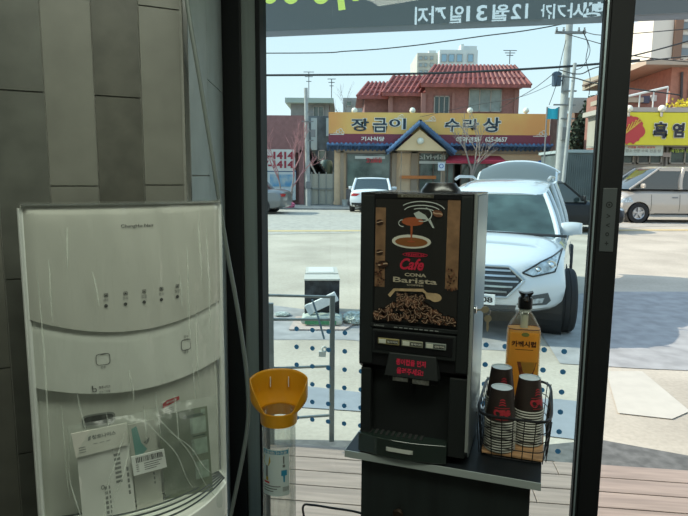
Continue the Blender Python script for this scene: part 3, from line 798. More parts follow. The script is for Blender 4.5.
# cup, coffee stream, glass server
b = MB(); x, z = PU(.44, .335); b.disc(x, z, pw * .235, phh * .056, Y1)
b.build('cup_print', mat('cup_cream', (0.45, 0.44, 0.37), 0.4), po)
b = MB(); b.disc(x, z - phh * .004, pw * .195, phh * .038, Y1 - .0002); b.build('coffee_print', mat('coffee_brown', (0.17, 0.06, 0.015), 0.4), po)
b = MB(); b.flat([PU(.425, .19), PU(.455, .19), PU(.45, .335), PU(.432, .335)], Y1 - .0005); x, z = PU(.45, .175); b.disc(x, z, pw * .13, phh * .034, Y1 - .0004)
x, z = PU(.44, .335); b.disc(x, z, pw * .05, phh * .008, Y1 - .0004)
b.build('pour_print', mat('pour_rust', (0.25, 0.06, 0.02), 0.4), po)
b = MB(); x, z = PU(.56, .085)
for k, (rw, rh, a0, a1) in enumerate(((.27, .075, .2, 2.6), (.22, .055, .4, 2.9), (.17, .04, .2, 2.2), (.12, .06, -1.9, 1.2))):
    b.ringflat(x, z - phh * .01 * k, pw * rw, phh * rh, pw * .012, Y1 - .0002 - .0001 * k, a0=a0, a1=a1)
b.flat([PU(.46, .11), PU(.52, .09), PU(.60, .12), PU(.66, .17), PU(.60, .155), PU(.50, .15)], Y1 - .0006)
b.flat([PU(.66, .15), PU(.71, .22), PU(.69, .22), PU(.64, .17)], Y1 - .0006); b.ringflat(*PU(.33, .19), pw * .05, phh * .03, pw * .01, Y1 - .0006, a0=1.5, a1=5)
b.build('glass_print', mat('glass_highlight', (0.34, 0.37, 0.34), 0.35), po)
b = MB(); x0_, z0_ = PU(.30, .60 - .04); x1_, z1_ = PU(.64, .495)
put_text(b, 'Cafe', *PU(.31, .565), *PU(.60, .470), Y1 - .0003, .03, shear=.35)
b.ringflat(*PU(.49, .44), pw * .15, phh * .018, pw * .008, Y1 - .0003); put_text(b, 'PREMIUM', *PU(.38, .45), *PU(.60, .432), Y1 - .0003)
b.build('red_script', mat('crimson_print', (0.38, 0.012, 0.035), 0.4), po)
b = MB(); put_text(b, 'CONA', *PU(.37, .618), *PU(.63, .590), Y1 - .0003, .04); put_text(b, 'Barista', *PU(.23, .672), *PU(.76, .628), Y1 - .0003, .022); put_text(b, 'COFFEE', *PU(.40, .695), *PU(.60, .680), Y1 - .0003, .02)
b.build('title_lettering', mat('title_tan', (0.30, 0.26, 0.19), 0.4), po)
# silver divider strip, maker name
zd = mm(415, 327.5).z
mb = MB(); mb.box(lx0 - .008, lx1 + .004, -0.005, 0.002, zd - .006, zd + .003); dv = mb.build('divider_strip', dark_pl2, mc, bevel=.001)
b = MB(); put_text(b, 'CARAVIE', lx0 + .001, zd - .0035, lx0 + .026, zd + .0005, -.0056, .02); [b.box(lx0 + .05 + .012 * k, lx0 + .058 + .012 * k, -.0056, -.005, zd - .0035, zd - .0015) for k in range(9)]
b.build('strip_lettering', mat('silver_print', (0.22, 0.23, 0.22), 0.4), dv)
# button console
cz1, cz0 = mm(415, 332).z, mm(415, 354).z
mb = MB(); mb.box(lx0 - .002, lx1 + .002, -.007, .002, cz0 - .006, cz1); mb.build('console', dark_pl2, mc, bevel=.002)
mb = MB(); mb.box(lx0 + .004, lx1 - .006, -.0085, -.006, cz0 + .004, cz1 - .004); mb.build('console_window', dark_pl, mc, bevel=.001)
for k, (pa, pb, cm) in enumerate(((379, 400.5, (0.36, 0.31, 0.15)), (402.5, 424, (0.33, 0.33, 0.24)), (426, 447, (0.27, 0.30, 0.27)))):
    a = mm(pa, 339 + k * 2.2).x; c = mm(pb, 339 + k * 2.2).x; zc = (cz0 + cz1) / 2
    b = MB(); b.prism([(a, zc - .0075), (c, zc - .0075), (c, zc + .0075), (a, zc + .0075)], -.0115, -.008)
    bt = b.build('button', mat('button_bezel_%d' % k, cm, 0.25, 0.5), mc, bevel=.002)
    bt['label'] = ['gold-rimmed selection button', 'cream selection button', 'silver selection button'][k]
    b = MB(); b.box(a + .003, a + (c - a) * .38, -.0125, -.0112, zc - .005, zc + .005); b.build('button_key', mat('key_pale', (0.5, 0.5, 0.42), 0.3), bt, bevel=.0008)
    b = MB(); b.box(a + (c - a) * .42, c - .003, -.0118, -.0112, zc - .004, zc + .004); b.build('button_window', ink, bt)
    b = MB(); put_text(b, ['밀크커피', '블랙커피', '설탕커피'][k], a + (c - a) * .45, zc - .0025, c - .004, zc + .0025, -.0121, .02); b.build('button_lettering', mat('key_pale', (0, 0, 0)), bt)
# hood with red writing
hx0, hx1 = mm(387, 353).x, mm(440, 357).x; hz1, hz0 = mm(413, 353).z, mm(413, 375.5).z
wv = .006
mb = MB(); vs = [(hx0 + .006, 0, hz1), (hx1 - .006, 0, hz1), (hx1 + .004, 0, hz0), (hx0 - .004, 0, hz0), (hx0 + .008, -.009, hz1 - .002), (hx1 - .008, -.009, hz1 - .002), (hx1, -.022, hz0), (hx0, -.022, hz0)]
mb.add(vs, [(4, 5, 1, 0), (7, 6, 5, 4), (4, 0, 3, 7), (1, 5, 6, 2), (3, 2, 6, 7), (0, 1, 2, 3)]); hdm = mb.build('dispenser_hood', dark_pl2, mc, bevel=.0015)
b = MB()
def hf(x, z):
    w = (hz1 - .002 - z) / (hz1 - .002 - hz0); return (x, -.0096 - .013 * w, z)
zz = lambda q: hz1 - (hz1 - hz0) * q
put_text(b, '종이컵을 먼저', hx0 + .026, zz(.50), hx1 - .030, zz(.24), 0, .03, fn=hf); put_text(b, '올려주세요!', hx0 + .029, zz(.86), hx1 - .034, zz(.60), 0, .03, fn=hf)
b.build('red_lettering', mat('hood_red_print', (0.42, 0.01, 0.04), 0.4), hdm)  # red print on the hood face
# nozzle window with pale pieces
nx0, nx1 = mm(393, 381).x, mm(429, 383).x; nz = mm(411, 380).z
mb = MB(); mb.box(nx0, nx0 + (nx1 - nx0) * .42, -.004, .004, nz - .005, nz + .004); mb.box(nx0 + (nx1 - nx0) * .55, nx1, -.004, .004, nz - .007, nz + .004)
mb.build_each('nozzle_plate', mat('nozzle_pale', (0.55, 0.52, 0.46), 0.4, var=.35, scale=120), mc)
mb = MB(); mb.box(hx0 + .004, hx1 - .004, .002, .031, hz0 - .02, hz0 + .01); mb.build('nozzle_housing', dark_pl, mc, bevel=.002)
mb = MB(); mb.lathe([(.004, 0), (.006, .022)], 12, Matrix.Translation(((nx0 + nx1) / 2, 0.02, hz0 - .05))); mb.build('nozzle', dark_pl, mc)
# cup bay: side cheeks, drip tray
bz0 = mm(410, 436).z
mb = MB(); mb.box(-h + .004, -h + .03, .004, .032, .02, zs - .01); mb.box(lx1 - .012, h - .004, .004, .032, .02, zs - .01)
mb.build_each('bay_cheek', dark_pl2, mc, bevel=.003)
mb = MB(); mb.boxgrid(16, 4, 3, lambda u, v, t_: ((-h + .002 + (lx1 - .01 + h - .004) * (u + 1) / 2), -.004 - .014 * (1 - u * u) * (1 - v) / 2 + .034 * (v + 1) / 2, .004 + .046 * (t_ + 1) / 2))
dt = mb.build('drip_tray', mat('tray_green_black', (0.012, 0.021, 0.017), 0.12, coat=1.0), mc, smooth=.6, bevel=.002)
b = MB(); b.add([(-.055, -.0195, .031), (.01, -.0195, .031), (.004, -.0205, .022), (-.05, -.0205, .022)], [(0, 1, 2, 3)]); b.box(-.055, .01, -.019, -.016, .022, .031); b.build('tray_patch', mat('tray_silver', (0.55, 0.57, 0.52), 0.25, .3), dt)  # silver patch on the tray front
b = MB(); [b.box(-h + .012 + .014 * k, -h + .018 + .014 * k, .003, .028, .0505, .052) for k in range(11)]; b.build('tray_slots', ink, dt)
# lock and keys on the silver side
def sp(px, py): return MMi @ onplane(px, py, MM @ Vector((h, 0, 0)), MM.to_3x3() @ Vector((1, 0, 0)))
lk = sp(478, 303)
lk.y = max(.022, min(lk.y, .05)); 
RX = Matrix.Rotation(PI / 2, 4, 'Y')
mb = MB(); mb.lathe([(.009, 0), (.009, .004), (.006, .006), (0, .006)], 18, Matrix.Translation((h + .0005, lk.y, lk.z)) @ RX, cap=False); mb.build('lock', chrome, mc, smooth=True)
kp = MM @ Vector((h + .012, lk.y, lk.z))
keys = thing('key', 'small brass key hanging from the lock on the silver side of the coffee machine', 'key', kp, TA)
km = mat('brass_key', (0.55, 0.47, 0.33), 0.3, 0.8)
KM = Matrix.Rotation(math.radians(35), 4, 'Z')
b = MB(); b.prism([(.000 + .010 * math.cos(a * PI / 8) + .014, .008 * math.sin(a * PI / 8)) for a in range(16)], -.001, .001, KM); b.box(-.006, .006, -.001, .001, -.002, .002, KM); b.build('key_bow', km, keys, bevel=.0004)
b = MB(); b.tube([Vector((.022 + .006 * math.cos(a), .0, -.006 + .008 * math.sin(a))) for a in [2 * PI * i / 16 for i in range(17)]], .0006, 6, KM); b.build('ring', chrome, keys, smooth=True)
k2 = thing('key', 'second brass key dangling lower from the key ring', 'key', MM @ Vector((h + .030, lk.y + .014, lk.z - .036)), TA + .3)
b = MB(); b.prism([(.0085 * math.cos(a * PI / 8), .009 * math.sin(a * PI / 8) + .014) for a in range(16)], -.001, .001); b.build('key_bow', km, k2, bevel=.0004)
b = MB(); b.prism([(-.0025, .008), (-.0025, -.014), (0, -.018), (.0025, -.014), (.0025, -.008), (.004, -.006), (.0025, -.003), (.0025, .008)][::-1], -.0007, .0007); b.build('key_blade', km, k2)

# ------------------------------------------------------------------ wire basket, cups, syrup
bk = onz(505, 452, 0.78)
s1 = onz(500, 447, .79); s2 = onz(524.5, 441, .79); 
BC = Vector((.450, 1.440, .7805)); BA = math.radians(-19)
bas = thing('wire_basket', 'black wire basket holding paper cups and syrup on the cabinet table', 'basket', BC, BA)
wirem = mat('black_wire', (0.012, 0.012, 0.013), 0.4, 0.3)
bw, bdp, bh = .078, .138, .108; ex = .008
def rr(z, e=0.0, n=48):
    k = z / bh; a = bw + ex * k + e; c = bdp + .010 * k + e; out = []
    for i in range(n):
        t_ = 2 * PI * i / n; cc, ss = math.cos(t_), math.sin(t_)
        out.append(Vector((a * math.copysign(abs(cc) ** .35, cc), c * math.copysign(abs(ss) ** .35, ss), z)))
    return out
def closed(P): return P + [P[0], P[1]]
mb = MB(); mb.tube(closed(rr(bh)), .0036, 8); mb.build('rim', wirem, bas, smooth=True)
mb = MB()
for z in (.004, .028, .052, .076): mb.tube(closed(rr(z)), .0013, 6)
for fx in (-.9, -.6, -.3, 0, .3, .6, .9):
    for sy in (-1, 1): mb.tube([(bw * fx, sy * bdp, .003), ((bw + ex) * fx, sy * (bdp + .010), bh)], .0013, 6)
for fy in (-.9, -.64, -.38, -.12, .12, .38, .64, .9):
    for sx in (-1, 1): mb.tube([(sx * bw, bdp * fy, .003), (sx * (bw + ex), (bdp + .01) * fy, bh)], .0013, 6)
for fx in (-.6, -.2, .2, .6): mb.tube([(bw * fx, -bdp, .003), (bw * fx, bdp, .003)], .0013, 6)
mb.build('wire_sides', wirem, bas, smooth=True)
mb = MB(); mb.box(-bw + .006, bw - .006, -bdp + .006, bdp - .006, .005, .010); mb.build('wooden_base', mat('bamboo_board', (0.42, 0.24, 0.12), 0.5, var=.25, scale=20, stretch=(1, 8, 1)), bas, bevel=.001)
# paper cups, each stood upside-down in its stack
cupm = mat('brown_paper_cup', (0.022, 0.014, 0.011), 0.5, var=.1, scale=30)
cuprim = mat('cup_rim_white', (0.42, 0.42, 0.37), 0.5); cupbot = mat('cup_base_white', (0.50, 0.58, 0.62), 0.5)
cupred = mat('cup_red_print', (0.33, 0.02, 0.03), 0.5)
ch, rt, rb_ = .082, .0262, .0362
g = thing('paper_cup', 'x', 'cup', (0, 0, -5), 0, 'upturned paper cups nested in the wire basket')
b = MB(); b.lathe([(rb_, .004), (rt, ch), (rt - .0012, ch), (rb_ - .0012, .004)], 36, cap=False); cb1 = b.build('cup_wall', cupm, g, smooth=.8)
b = MB(); b.lathe([(0, ch - .004), (rt - .0008, ch - .004), (rt - .0008, ch + .0002), (rt - .002, ch + .0002), (rt - .002, ch - .003), (0, ch - .003)], 32, cap=False); cb2 = b.build('cup_base', cupbot, g, smooth=.5)
b = MB(); b.tube(closed([Vector((rb_ * math.cos(a), rb_ * math.sin(a), .003)) for a in [2 * PI * i / 36 for i in range(36)]]), .0019, 8); cb3 = b.build('rolled_rim', cuprim, g, smooth=True)
b = MB()
def cf(x, z):
    r = rb_ + (rt - rb_) * (z - .004) / (ch - .004) + .0005; a = x / .030 - PI / 2; return (r * math.cos(a), r * math.sin(a), z)
put_text(b, 'Cafe', -.020, .036, .018, .016, 0, .06, shear=.3, fn=cf)
[b.grid(10, 1, lambda u, v, q=q: cf(-.009 + q * .001 + (.016 - q * .002) * u, .044 + .006 * q + .0028 * v + .003 * math.sin(PI * u))) for q in range(3)]; b.grid(12, 1, lambda u, v: cf(-.018 + .034 * u, .0385 + .0016 * v)); b.grid(12, 1, lambda u, v: cf(-.014 + .026 * u, .0115 + .0012 * v))
cb4 = b.build('red_logo', cupred, g)
bottomstk = [('front left', Vector((.388, 1.358)), 12, (500, 388), -.1), ('front right', Vector((.466, 1.392)), 14, (524.5, 375.5), .5), ('back left', Vector((.412, 1.452)), 15, (501, 364.5), .0)]
first = True
for nm, P2, n, _, ra_ in bottomstk:
    for k in range(n):
        parts = [cb1, cb2, cb3, cb4]
        if first: c = g; first = False
        else:
            c = g.copy(); COL.objects.link(c)
            for q in parts:
                if q is cb4 and k < n - 1: continue
                if q is cb2 and k < n - 1: continue
                w = q.copy(); COL.objects.link(w); w.parent = c
        c.location = (P2.x, P2.y, .7915 + .0066 * k); c.rotation_euler.z = ra_ + random.uniform(-.04, .04)
        if k == n - 1: c['label'] = 'brown paper cup with red script, topmost of the %s stack' % nm
        elif k == 0: c['label'] = 'brown paper cup at the very bottom of the %s stack in the basket' % nm
        else: c['label'] = 'upturned paper cup showing only its white rim, within the %s stack' % nm; 
        c['group'] = 'paper cups in the %s stack of the basket' % nm
# syrup bottle
sb = thing('syrup_bottle', 'amber coffee syrup bottle with a black pump, behind the cup stacks', 'bottle', (.481, 1.505, .792), math.radians(-12))
def sz(py): return at(522, py, 1.505).z - .792
zsh = sz(326); znk = sz(310); zcap = sz(300); ztp = sz(291)
def sqr(r, z, n=40, e=.55, d=.62):
    return [(r * math.copysign(abs(math.cos(a)) ** e, math.cos(a)), r * d * math.copysign(abs(math.sin(a)) ** e, math.sin(a)), z) for a in [2 * PI * i / n for i in range(n)]]
def loft(b, rings, cap=True):
    n = len(rings[0]); vs = [p for r in rings for p in r]; fs = []
    for i in range(len(rings) - 1):
        for k in range(n): fs.append((i * n + k, i * n + (k + 1) % n, (i + 1) * n + (k + 1) % n, (i + 1) * n + k))
    if cap: fs += [tuple(reversed(range(n))), tuple((len(rings) - 1) * n + k for k in range(n))]
    b.add(vs, fs)
R = .0435
prof = [(R * .93, 0), (R, .006), (R, zsh - .012), (R * .96, zsh - .004), (R * .80, zsh + .010), (R * .5, znk - .010), (R * .30, znk)]
def er(r): return .45 + .55 * max(0, min(1, (R - r) / (R * .7)))
mb = MB(); loft(mb, [sqr(r, z, e=er(r), d=.62 + .38 * max(0, (R - r) / R)) for r, z in prof], True)
mb.build('bottle_shell', clear('bottle_plastic', (0.95, 0.93, 0.82), 0.07, 0.06, milk=.05), sb, smooth=.8)
amber = bpy.data.materials.new('amber_syrup'); amber.use_nodes = True
_b = amber.node_tree.nodes['Principled BSDF']; _b.inputs['Base Color'].default_value = (0.85, 0.48, 0.05, 1); _b.inputs['Roughness'].default_value = .3
_nt = amber.node_tree; _tr = _nt.nodes.new('ShaderNodeBsdfTransparent'); _tr.inputs['Color'].default_value = (0.92, 0.58, 0.12, 1); _mx = _nt.nodes.new('ShaderNodeMixShader'); _mx.inputs[0].default_value = .62
_tl = _nt.nodes.new('ShaderNodeBsdfTranslucent'); _tl.inputs['Color'].default_value = (1.0, 0.62, 0.10, 1); _m3 = _nt.nodes.new('ShaderNodeMixShader'); _m3.inputs[0].default_value = .5
_nt.links.new(_b.outputs[0], _m3.inputs[1]); _nt.links.new(_tl.outputs[0], _m3.inputs[2]); _nt.links.new(_m3.outputs[0], _mx.inputs[1]); _nt.links.new(_tr.outputs[0], _mx.inputs[2])
_nt.links.new(_mx.outputs[0], _nt.nodes['Material Output'].inputs['Surface'])
_mx.inputs[0].default_value = .28
zliq = zsh - .004
mb = MB(); loft(mb, [sqr(r - .002, z, e=er(r), d=.6) for r, z in ((R * .93, .003), (R, .007), (R, zliq - .008), (R * .96, zliq))]); mb.build('syrup', amber, sb, smooth=.8)
mb = MB(); loft(mb, [sqr(R * .965 + .0002, zliq - .001, d=.61), sqr(R * .965 + .0002, zliq + .0015, d=.61)], False); mb.build('syrup_line', mat('syrup_dark', (0.10, 0.03, 0.005), .3), sb)
# label on the bottle front
def bf(x, z, o=.0006):
    yy = -.62 * R * (1 - abs(x / R) ** (2 / .45)) ** (.45 / 2) if abs(x) < R else 0
    return (x, yy - o, z)
lz1, lz0 = zsh - .012, .014
mb = MB(); mb.grid(14, 1, lambda u, v: bf(-.036 + .072 * u, lz0 + (lz1 - lz0) * v)); lab_ = mb.build('label', mat('golden_label', (0.95, 0.62, 0.13), .4, transl=.75), sb, smooth=3.0)
zt_ = sz(342)
b = MB(); put_text(b, '카페시럽', -.032, zt_ - .006, .030, zt_ + .010, 0, .04, fn=lambda x, z: bf(x, z, .0011)); b.grid(8, 1, lambda u, v: bf(-.022 + .045 * u, zt_ - .014 + .0015 * v, .0011)); b.build('label_lettering', mat('deep_brown_print', (0.03, 0.008, 0.004), .5), lab_)
b = MB(); z_ = sz(332); b.add([bf(.002 + .010 * math.cos(a * PI / 8), z_ + .0055 * math.sin(a * PI / 8), .0011) for a in range(16)], [tuple(range(16))]); b.build('green_emblem', mat('olive_emblem', (0.16, 0.17, 0.04), .5), lab_)
b = MB(); zc = sz(366); b.add([bf(-.016, zc + .020, .0011), bf(.034, zc + .020, .0011), bf(.026, zc - .016, .0011), bf(-.008, zc - .016, .0011)], [(3, 2, 1, 0)]); b.build('cup_picture', mat('iced_coffee_print', (0.16, 0.05, 0.02), .4, var=.5, scale=120), lab_)
mb = MB(); mb.lathe([(.0095, znk - .055), (.0095, znk - .006), (.0155, znk - .004), (.0155, znk + .006), (.013, znk + .007)], 24); mb.build('pump_neck', mat('translucent_white', (0.62, 0.66, 0.60), .4, transl=.3), sb, smooth=.7)
mb = MB(); mb.lathe([(.0185, znk + .006), (.0185, zcap + .004), (.016, zcap + .008), (.006, zcap + .010)], 24)
for a in range(24): pass
mb.build('pump_collar', dark_pl, sb, smooth=.7)
mb = MB(); mb.lathe([(.0038, zcap + .008), (.0038, ztp - .006)], 12); mb.build('pump_stem', chrome, sb, smooth=.7)
mb = MB(); mb.boxgrid(8, 6, 3, lambda u, v, t_: (.018 * u * (1 - .25 * abs(u) * (t_ < 0)) + .0, .010 * v - .006 * (1 - v) * .3, ztp - .010 + .006 * t_ + .004 * u * u)); mb.tube([(0, -.006, ztp - .010), (0, -.030, ztp - .012), (0, -.036, ztp - .020)], [.006, .005, .004], 10)
mb.build('pump_head', dark_pl, sb, smooth=.8, bevel=.001)
# ================================================================== outside: ground and deck
def gmat():
    m = bpy.data.materials.new('street_concrete'); m.use_nodes = True
    nt = m.node_tree; N = nt.nodes; L = nt.links; b = N['Principled BSDF']; b.inputs['Roughness'].default_value = .95
    tc = N.new('ShaderNodeTexCoord')
    n1 = N.new('ShaderNodeTexNoise'); n1.inputs['Scale'].default_value = 0.9; n1.inputs['Detail'].default_value = 8
    n2 = N.new('ShaderNodeTexNoise'); n2.inputs['Scale'].default_value = 30; n2.inputs['Detail'].default_value = 4
    L.new(tc.outputs['Object'], n1.inputs['Vector']); L.new(tc.outputs['Object'], n2.inputs['Vector'])
    r = N.new('ShaderNodeValToRGB'); r.color_ramp.elements[0].position = .35; r.color_ramp.elements[1].position = .65
    r.color_ramp.elements[0].color = (.48, .415, .33, 1); r.color_ramp.elements[1].color = (.63, .55, .44, 1)
    L.new(n1.outputs['Fac'], r.inputs['Fac'])
    mx = N.new('ShaderNodeMix'); mx.data_type = 'RGBA'; mx.blend_type = 'MULTIPLY'; mx.inputs[0].default_value = .35
    L.new(r.outputs['Color'], mx.inputs[6]); L.new(n2.outputs['Fac'], mx.inputs[7]); L.new(mx.outputs[2], b.inputs['Base Color'])
    bp = N.new('ShaderNodeBump'); bp.inputs['Strength'].default_value = .25; bp.inputs['Distance'].default_value = .01
    L.new(n2.outputs['Fac'], bp.inputs['Height']); L.new(bp.outputs['Normal'], b.inputs['Normal'])
    return m
GM = gmat()
ys = [2.2, 3.5, 5, 6.5, 8, 10, 12, 14, 16, 18, 20, 24, 30, 45, 70, 120]
mb = MB(); xs = [-70, -30, -12, -5, 0, 5, 12, 30, 70]
vs = [(x, y, gz(y)) for y in ys for x in xs]; nx = len(xs)
mb.add(vs, [(j * nx + i, j * nx + i + 1, (j + 1) * nx + i + 1, (j + 1) * nx + i) for j in range(len(ys) - 1) for i in range(nx - 1)])
struct(mb, 'ground', GM)
def gpatch(name, pts, m, lift=.006, sub=8, label=None):
    """flat ground patch following the street; pts are photo pixels of its outline"""
    P = [ong(x, y) for x, y in pts]
    bm = bmesh.new(); bm.faces.new([bm.verts.new((p.x, p.y, 0)) for p in P])
    for yv in [q / 2 for q in range(6, 60)]:
        bmesh.ops.bisect_plane(bm, geom=bm.verts[:] + bm.edges[:] + bm.faces[:], plane_co=(0, yv, 0), plane_no=(0, 1, 0))
    for v in bm.verts: v.co.z = gz(v.co.y) + lift
    me = bpy.data.meshes.new(name); bmesh.ops.recalc_face_normals(bm, faces=bm.faces[:]); bm.to_mesh(me); bm.free(); me.materials.append(m)
    o = bpy.data.objects.new(name, me); COL.objects.link(o); o['kind'] = 'structure'; return o
asph = mat('asphalt', (0.42, 0.385, 0.33), 0.95, var=.12, scale=6, bump=.2)
asph_shade = mat('asphalt_shade', (0.33, 0.32, 0.31), 0.95, var=.15, scale=5, bump=.2)  # asphalt tone darkened to carry shade
pale = mat('pale_concrete_patch', (0.52, 0.475, 0.40), 0.9, var=.04, scale=8)
gpatch('ground_road', [(-400, 238), (200, 236), (688, 226), (1200, 222), (1200, 211), (-400, 209)], asph)
gpatch('ground_shade', [(520, 300), (600, 292), (1100, 292), (1100, 388), (640, 369), (560, 364)], asph_shade)  # shadow right of the SUV, put into the ground colour
gpatch('ground_patch', [(606, 372), (642, 372), (690, 412), (672, 420), (618, 414)], pale, .008)
gpatch('ground_patch', [(-200, 300), (262, 304), (300, 309), (345, 312), (420, 318), (520, 322), (520, 352), (420, 346), (345, 340), (262, 340), (-200, 345)], asph_shade, .004)  # shade around the crate, laid in as darker ground colour
gpatch('ground_patch', [(-200, 380), (262, 382), (300, 386), (360, 393), (450, 396), (560, 400), (578, 402), (574, 440), (548, 437), (450, 424), (360, 412), (300, 408), (-200, 400)], mat('blue_grey_shade', (.27, .285, .30), .9, var=.08, scale=6), .007)  # shadow band before the deck, painted as blue-grey ground
stone = mat('dark_ground', (0.13, 0.125, 0.115), .9, var=.25, scale=14)
gpatch('ground_strip', [(-300, 447), (300, 441), (548, 446), (600, 441), (688, 457), (1100, 520), (1100, 560), (688, 482), (548, 462), (300, 452), (-300, 460)], stone, .010)  # darker strip of ground along the deck edge
yl = mat('faded_road_line', (0.55, 0.42, 0.22), .9, var=.1, scale=8)
gpatch('ground_line', [(-200, 231.5), (688, 229.5), (1100, 228), (1100, 229.5), (688, 231), (-200, 233)], yl, .010)
# deck
e0 = onz(298, 444, -.02); e1 = onz(688, 470, -.02)
DA = math.atan2(e1.y - e0.y, e1.x - e0.x)
DMx = Matrix.Translation((e0.x, e0.y, 0)) @ Matrix.Rotation(DA, 4, 'Z')
plank = mat('weathered_deck_board', (0.33, 0.25, 0.205), .75, var=.16, scale=9, stretch=(.3, 4, 1), bump=.15)
mb = MB(); r3 = random.Random(4)
yb = 0.0
while yb > -2.3:
    x = -3.2 - r3.uniform(0, 1)
    while x < 4.2:
        ln = 2.4; mb.box(max(x, -3.2) + .002, min(x + ln, 4.2) - .002, yb - .135, yb - .004, -.05, -.02); x += ln
    yb -= .139
deck = mb.build('deck_boards', plank, bevel=.0015, seg=1); deck.matrix_world = DMx; deck['kind'] = 'structure'
# cut the deck off at the facade line is not needed: the shop floor sits above it
mb = MB(); mb.box(-3.2, 4.2, -2.2, -.01, -.2, -.055); mb.box(-3.2, 4.2, -.04, -.012, -.225, -.05); o = mb.build('deck_frame', mat('dark_deck_wood', (.08, .065, .055), .9)); o.matrix_world = DMx; o['kind'] = 'structure'  # dark brown frame below the boards

# hanging banner outside, read from behind
b0 = at(262, 35.0, 2.28); _d = ray(688, 16.5); b1 = C0 + _d * ((b0.z - CAMZ) / _d.z)
s_ = .5; bz = (b0.z + b1.z) / 2
BAa = math.atan2(b1.y - b0.y, b1.x - b0.x)
ban = thing('banner', 'long grey cloth banner with mirrored white Korean writing hung across the shopfront', 'banner', (b0.x, b0.y, bz), BAa)
BMi = wm(ban).inverted(); BN = wm(ban).to_3x3() @ Vector((0, 1, 0))
def bp_(px, py): return BMi @ onplane(px, py, wm(ban) @ Vector((0, 0, 0)), BN)
def bw_(x): return .006 * math.sin(x * 5) + .003 * math.sin(x * 13 + 1)
cloth = mat('grey_banner_cloth', (0.20, 0.23, 0.245), .85, var=.05, scale=3, transl=.5)

chars = [('행', 583, 606, 1.0, 15.5), ('사', 567.5, 584, 2, 16), ('기', 553, 566, 3, 17), ('간', 541, 552, 3.5, 17.5), ('12', 511.5, 528, 3, 15.5), ('월', 492, 509.5, 3.5, 18.5), ('31', 466.5, 487, 4.5, 18), ('일', 450, 463.5, 5, 20.5), ('까', 429, 446, 5, 20), ('지', 415, 428, 6, 22)]
from mathutils.geometry import delaunay_2d_cdt
def letter_polys(ch_, x0, z0, x1, z1, bold=.02):
    """mirrored letter as 2D faces and outline edges"""
    me = text_me(ch_, bold); X = [v.co.x for v in me.vertices]; Y = [v.co.y for v in me.vertices]; ax, bx, ay, by = min(X), max(X), min(Y), max(Y)
    P = [(x0 + (x1 - x0) * (1 - (v.co.x - ax) / (bx - ax)), z0 + (z1 - z0) * (v.co.y - ay) / (by - ay)) for v in me.vertices]
    F_ = [list(p.vertices) for p in me.polygons]; bpy.data.meshes.remove(me); return P, F_
def ring_polys(cx_, cz_, rx_, rz_, k=.45, n=28):
    P = []
    for i in range(n):
        a = 2 * PI * i / n; P += [(cx_ + rx_ * math.cos(a), cz_ + rz_ * math.sin(a)), (cx_ + rx_ * k * math.cos(a), cz_ + rz_ * k * math.sin(a))]
    return P, [[2 * i, 2 * ((i + 1) % n), 2 * ((i + 1) % n) + 1, 2 * i + 1] for i in range(n)]
whites, yellows = [], []
for ch_, xa, xb2, ya, yb2 in chars:
    a = bp_(xa - .5, yb2 + 3.5); c = bp_(xb2 + .5, ya + .2); whites.append(letter_polys(ch_, a.x, a.z, c.x, c.z))
for (xc, r) in ((270, 8.5), (291, 9.5), (321, 10)):
    p = bp_(xc, 4 - r * 1.0); q = bp_(xc + r, 0); rx_ = abs(q.x - p.x); yellows.append(ring_polys(p.x, p.z + .012, rx_, rx_ * 1.25))
for quad_ in (((334, -30), (340, -30), (345.5, 9.5), (338.5, 10.5)), ((351, -30), (356, -30), (358.5, .8), (352.5, 1))):
    P4 = [bp_(x, y) for x, y in quad_][::-1]; yellows.append(([(p.x, p.z) for p in P4], [[0, 1, 2, 3]]))
V2 = [Vector(q) for q in ((-.6, .012), (3.0, .012), (3.0, 1.0), (-.6, 1.0))]; E2 = [(0, 1), (1, 2), (2, 3), (3, 0)]
for P, F_ in whites + yellows:
    # weld double points, keep outline edges only
    key = {}; mp = []
    for p in P:
        k = (round(p[0], 5), round(p[1], 5))
        if k not in key: key[k] = len(V2); V2.append(Vector(k))
        mp.append(key[k])
    cnt = {}
    for f in F_:
        g = [mp[i] for i in f]
        for i in range(len(g)):
            e = tuple(sorted((g[i], g[(i + 1) % len(g)])))
            if e[0] != e[1]: cnt[e] = cnt.get(e, 0) + 1
    E2 += [e for e, n in cnt.items() if n == 1]
ov, oe, of, _a, _b, _c = delaunay_2d_cdt(V2, E2, [], 0, 1e-6)
def inside(c, sets):
    for P, F_ in sets:
        if not (min(p[0] for p in P) <= c[0] <= max(p[0] for p in P)): continue
        for f in F_:
            ins = False; n = len(f)
            for i in range(n):
                (xa_, ya_), (xb_, yb_) = P[f[i]], P[f[i - 1]]
                if (ya_ > c[1]) != (yb_ > c[1]) and c[0] < (xb_ - xa_) * (c[1] - ya_) / (yb_ - ya_) + xa_: ins = not ins
            if ins: return True
    return False
mc_, mw_, my_ = MB(), MB(), MB()
fc, fw_, fy_ = [], [], []
for f in of:
    c = [sum(ov[i][k] for i in f) / 3 for k in (0, 1)]
    (fw_ if inside(c, whites) else fy_ if inside(c, yellows) else fc).append(tuple(f))
def sheet(faces):
    us = sorted({i for f in faces for i in f}); ix = {i: k for k, i in enumerate(us)}; b = MB()
    b.add([(ov[i][0], .001, ov[i][1]) for i in us], [tuple(ix[i] for i in f) for f in faces]); return b
cloth = mat('grey_banner_cloth', (0.17, 0.20, 0.215), .85, var=.05, scale=3, transl=.5)
sheet(fc).build('cloth', cloth, ban)
sheet(fw_).build('lettering', clear('banner_white', (.93, .95, .95), .01, .5, milk=.30, milkcol=(.9, .9, .9)), ban)
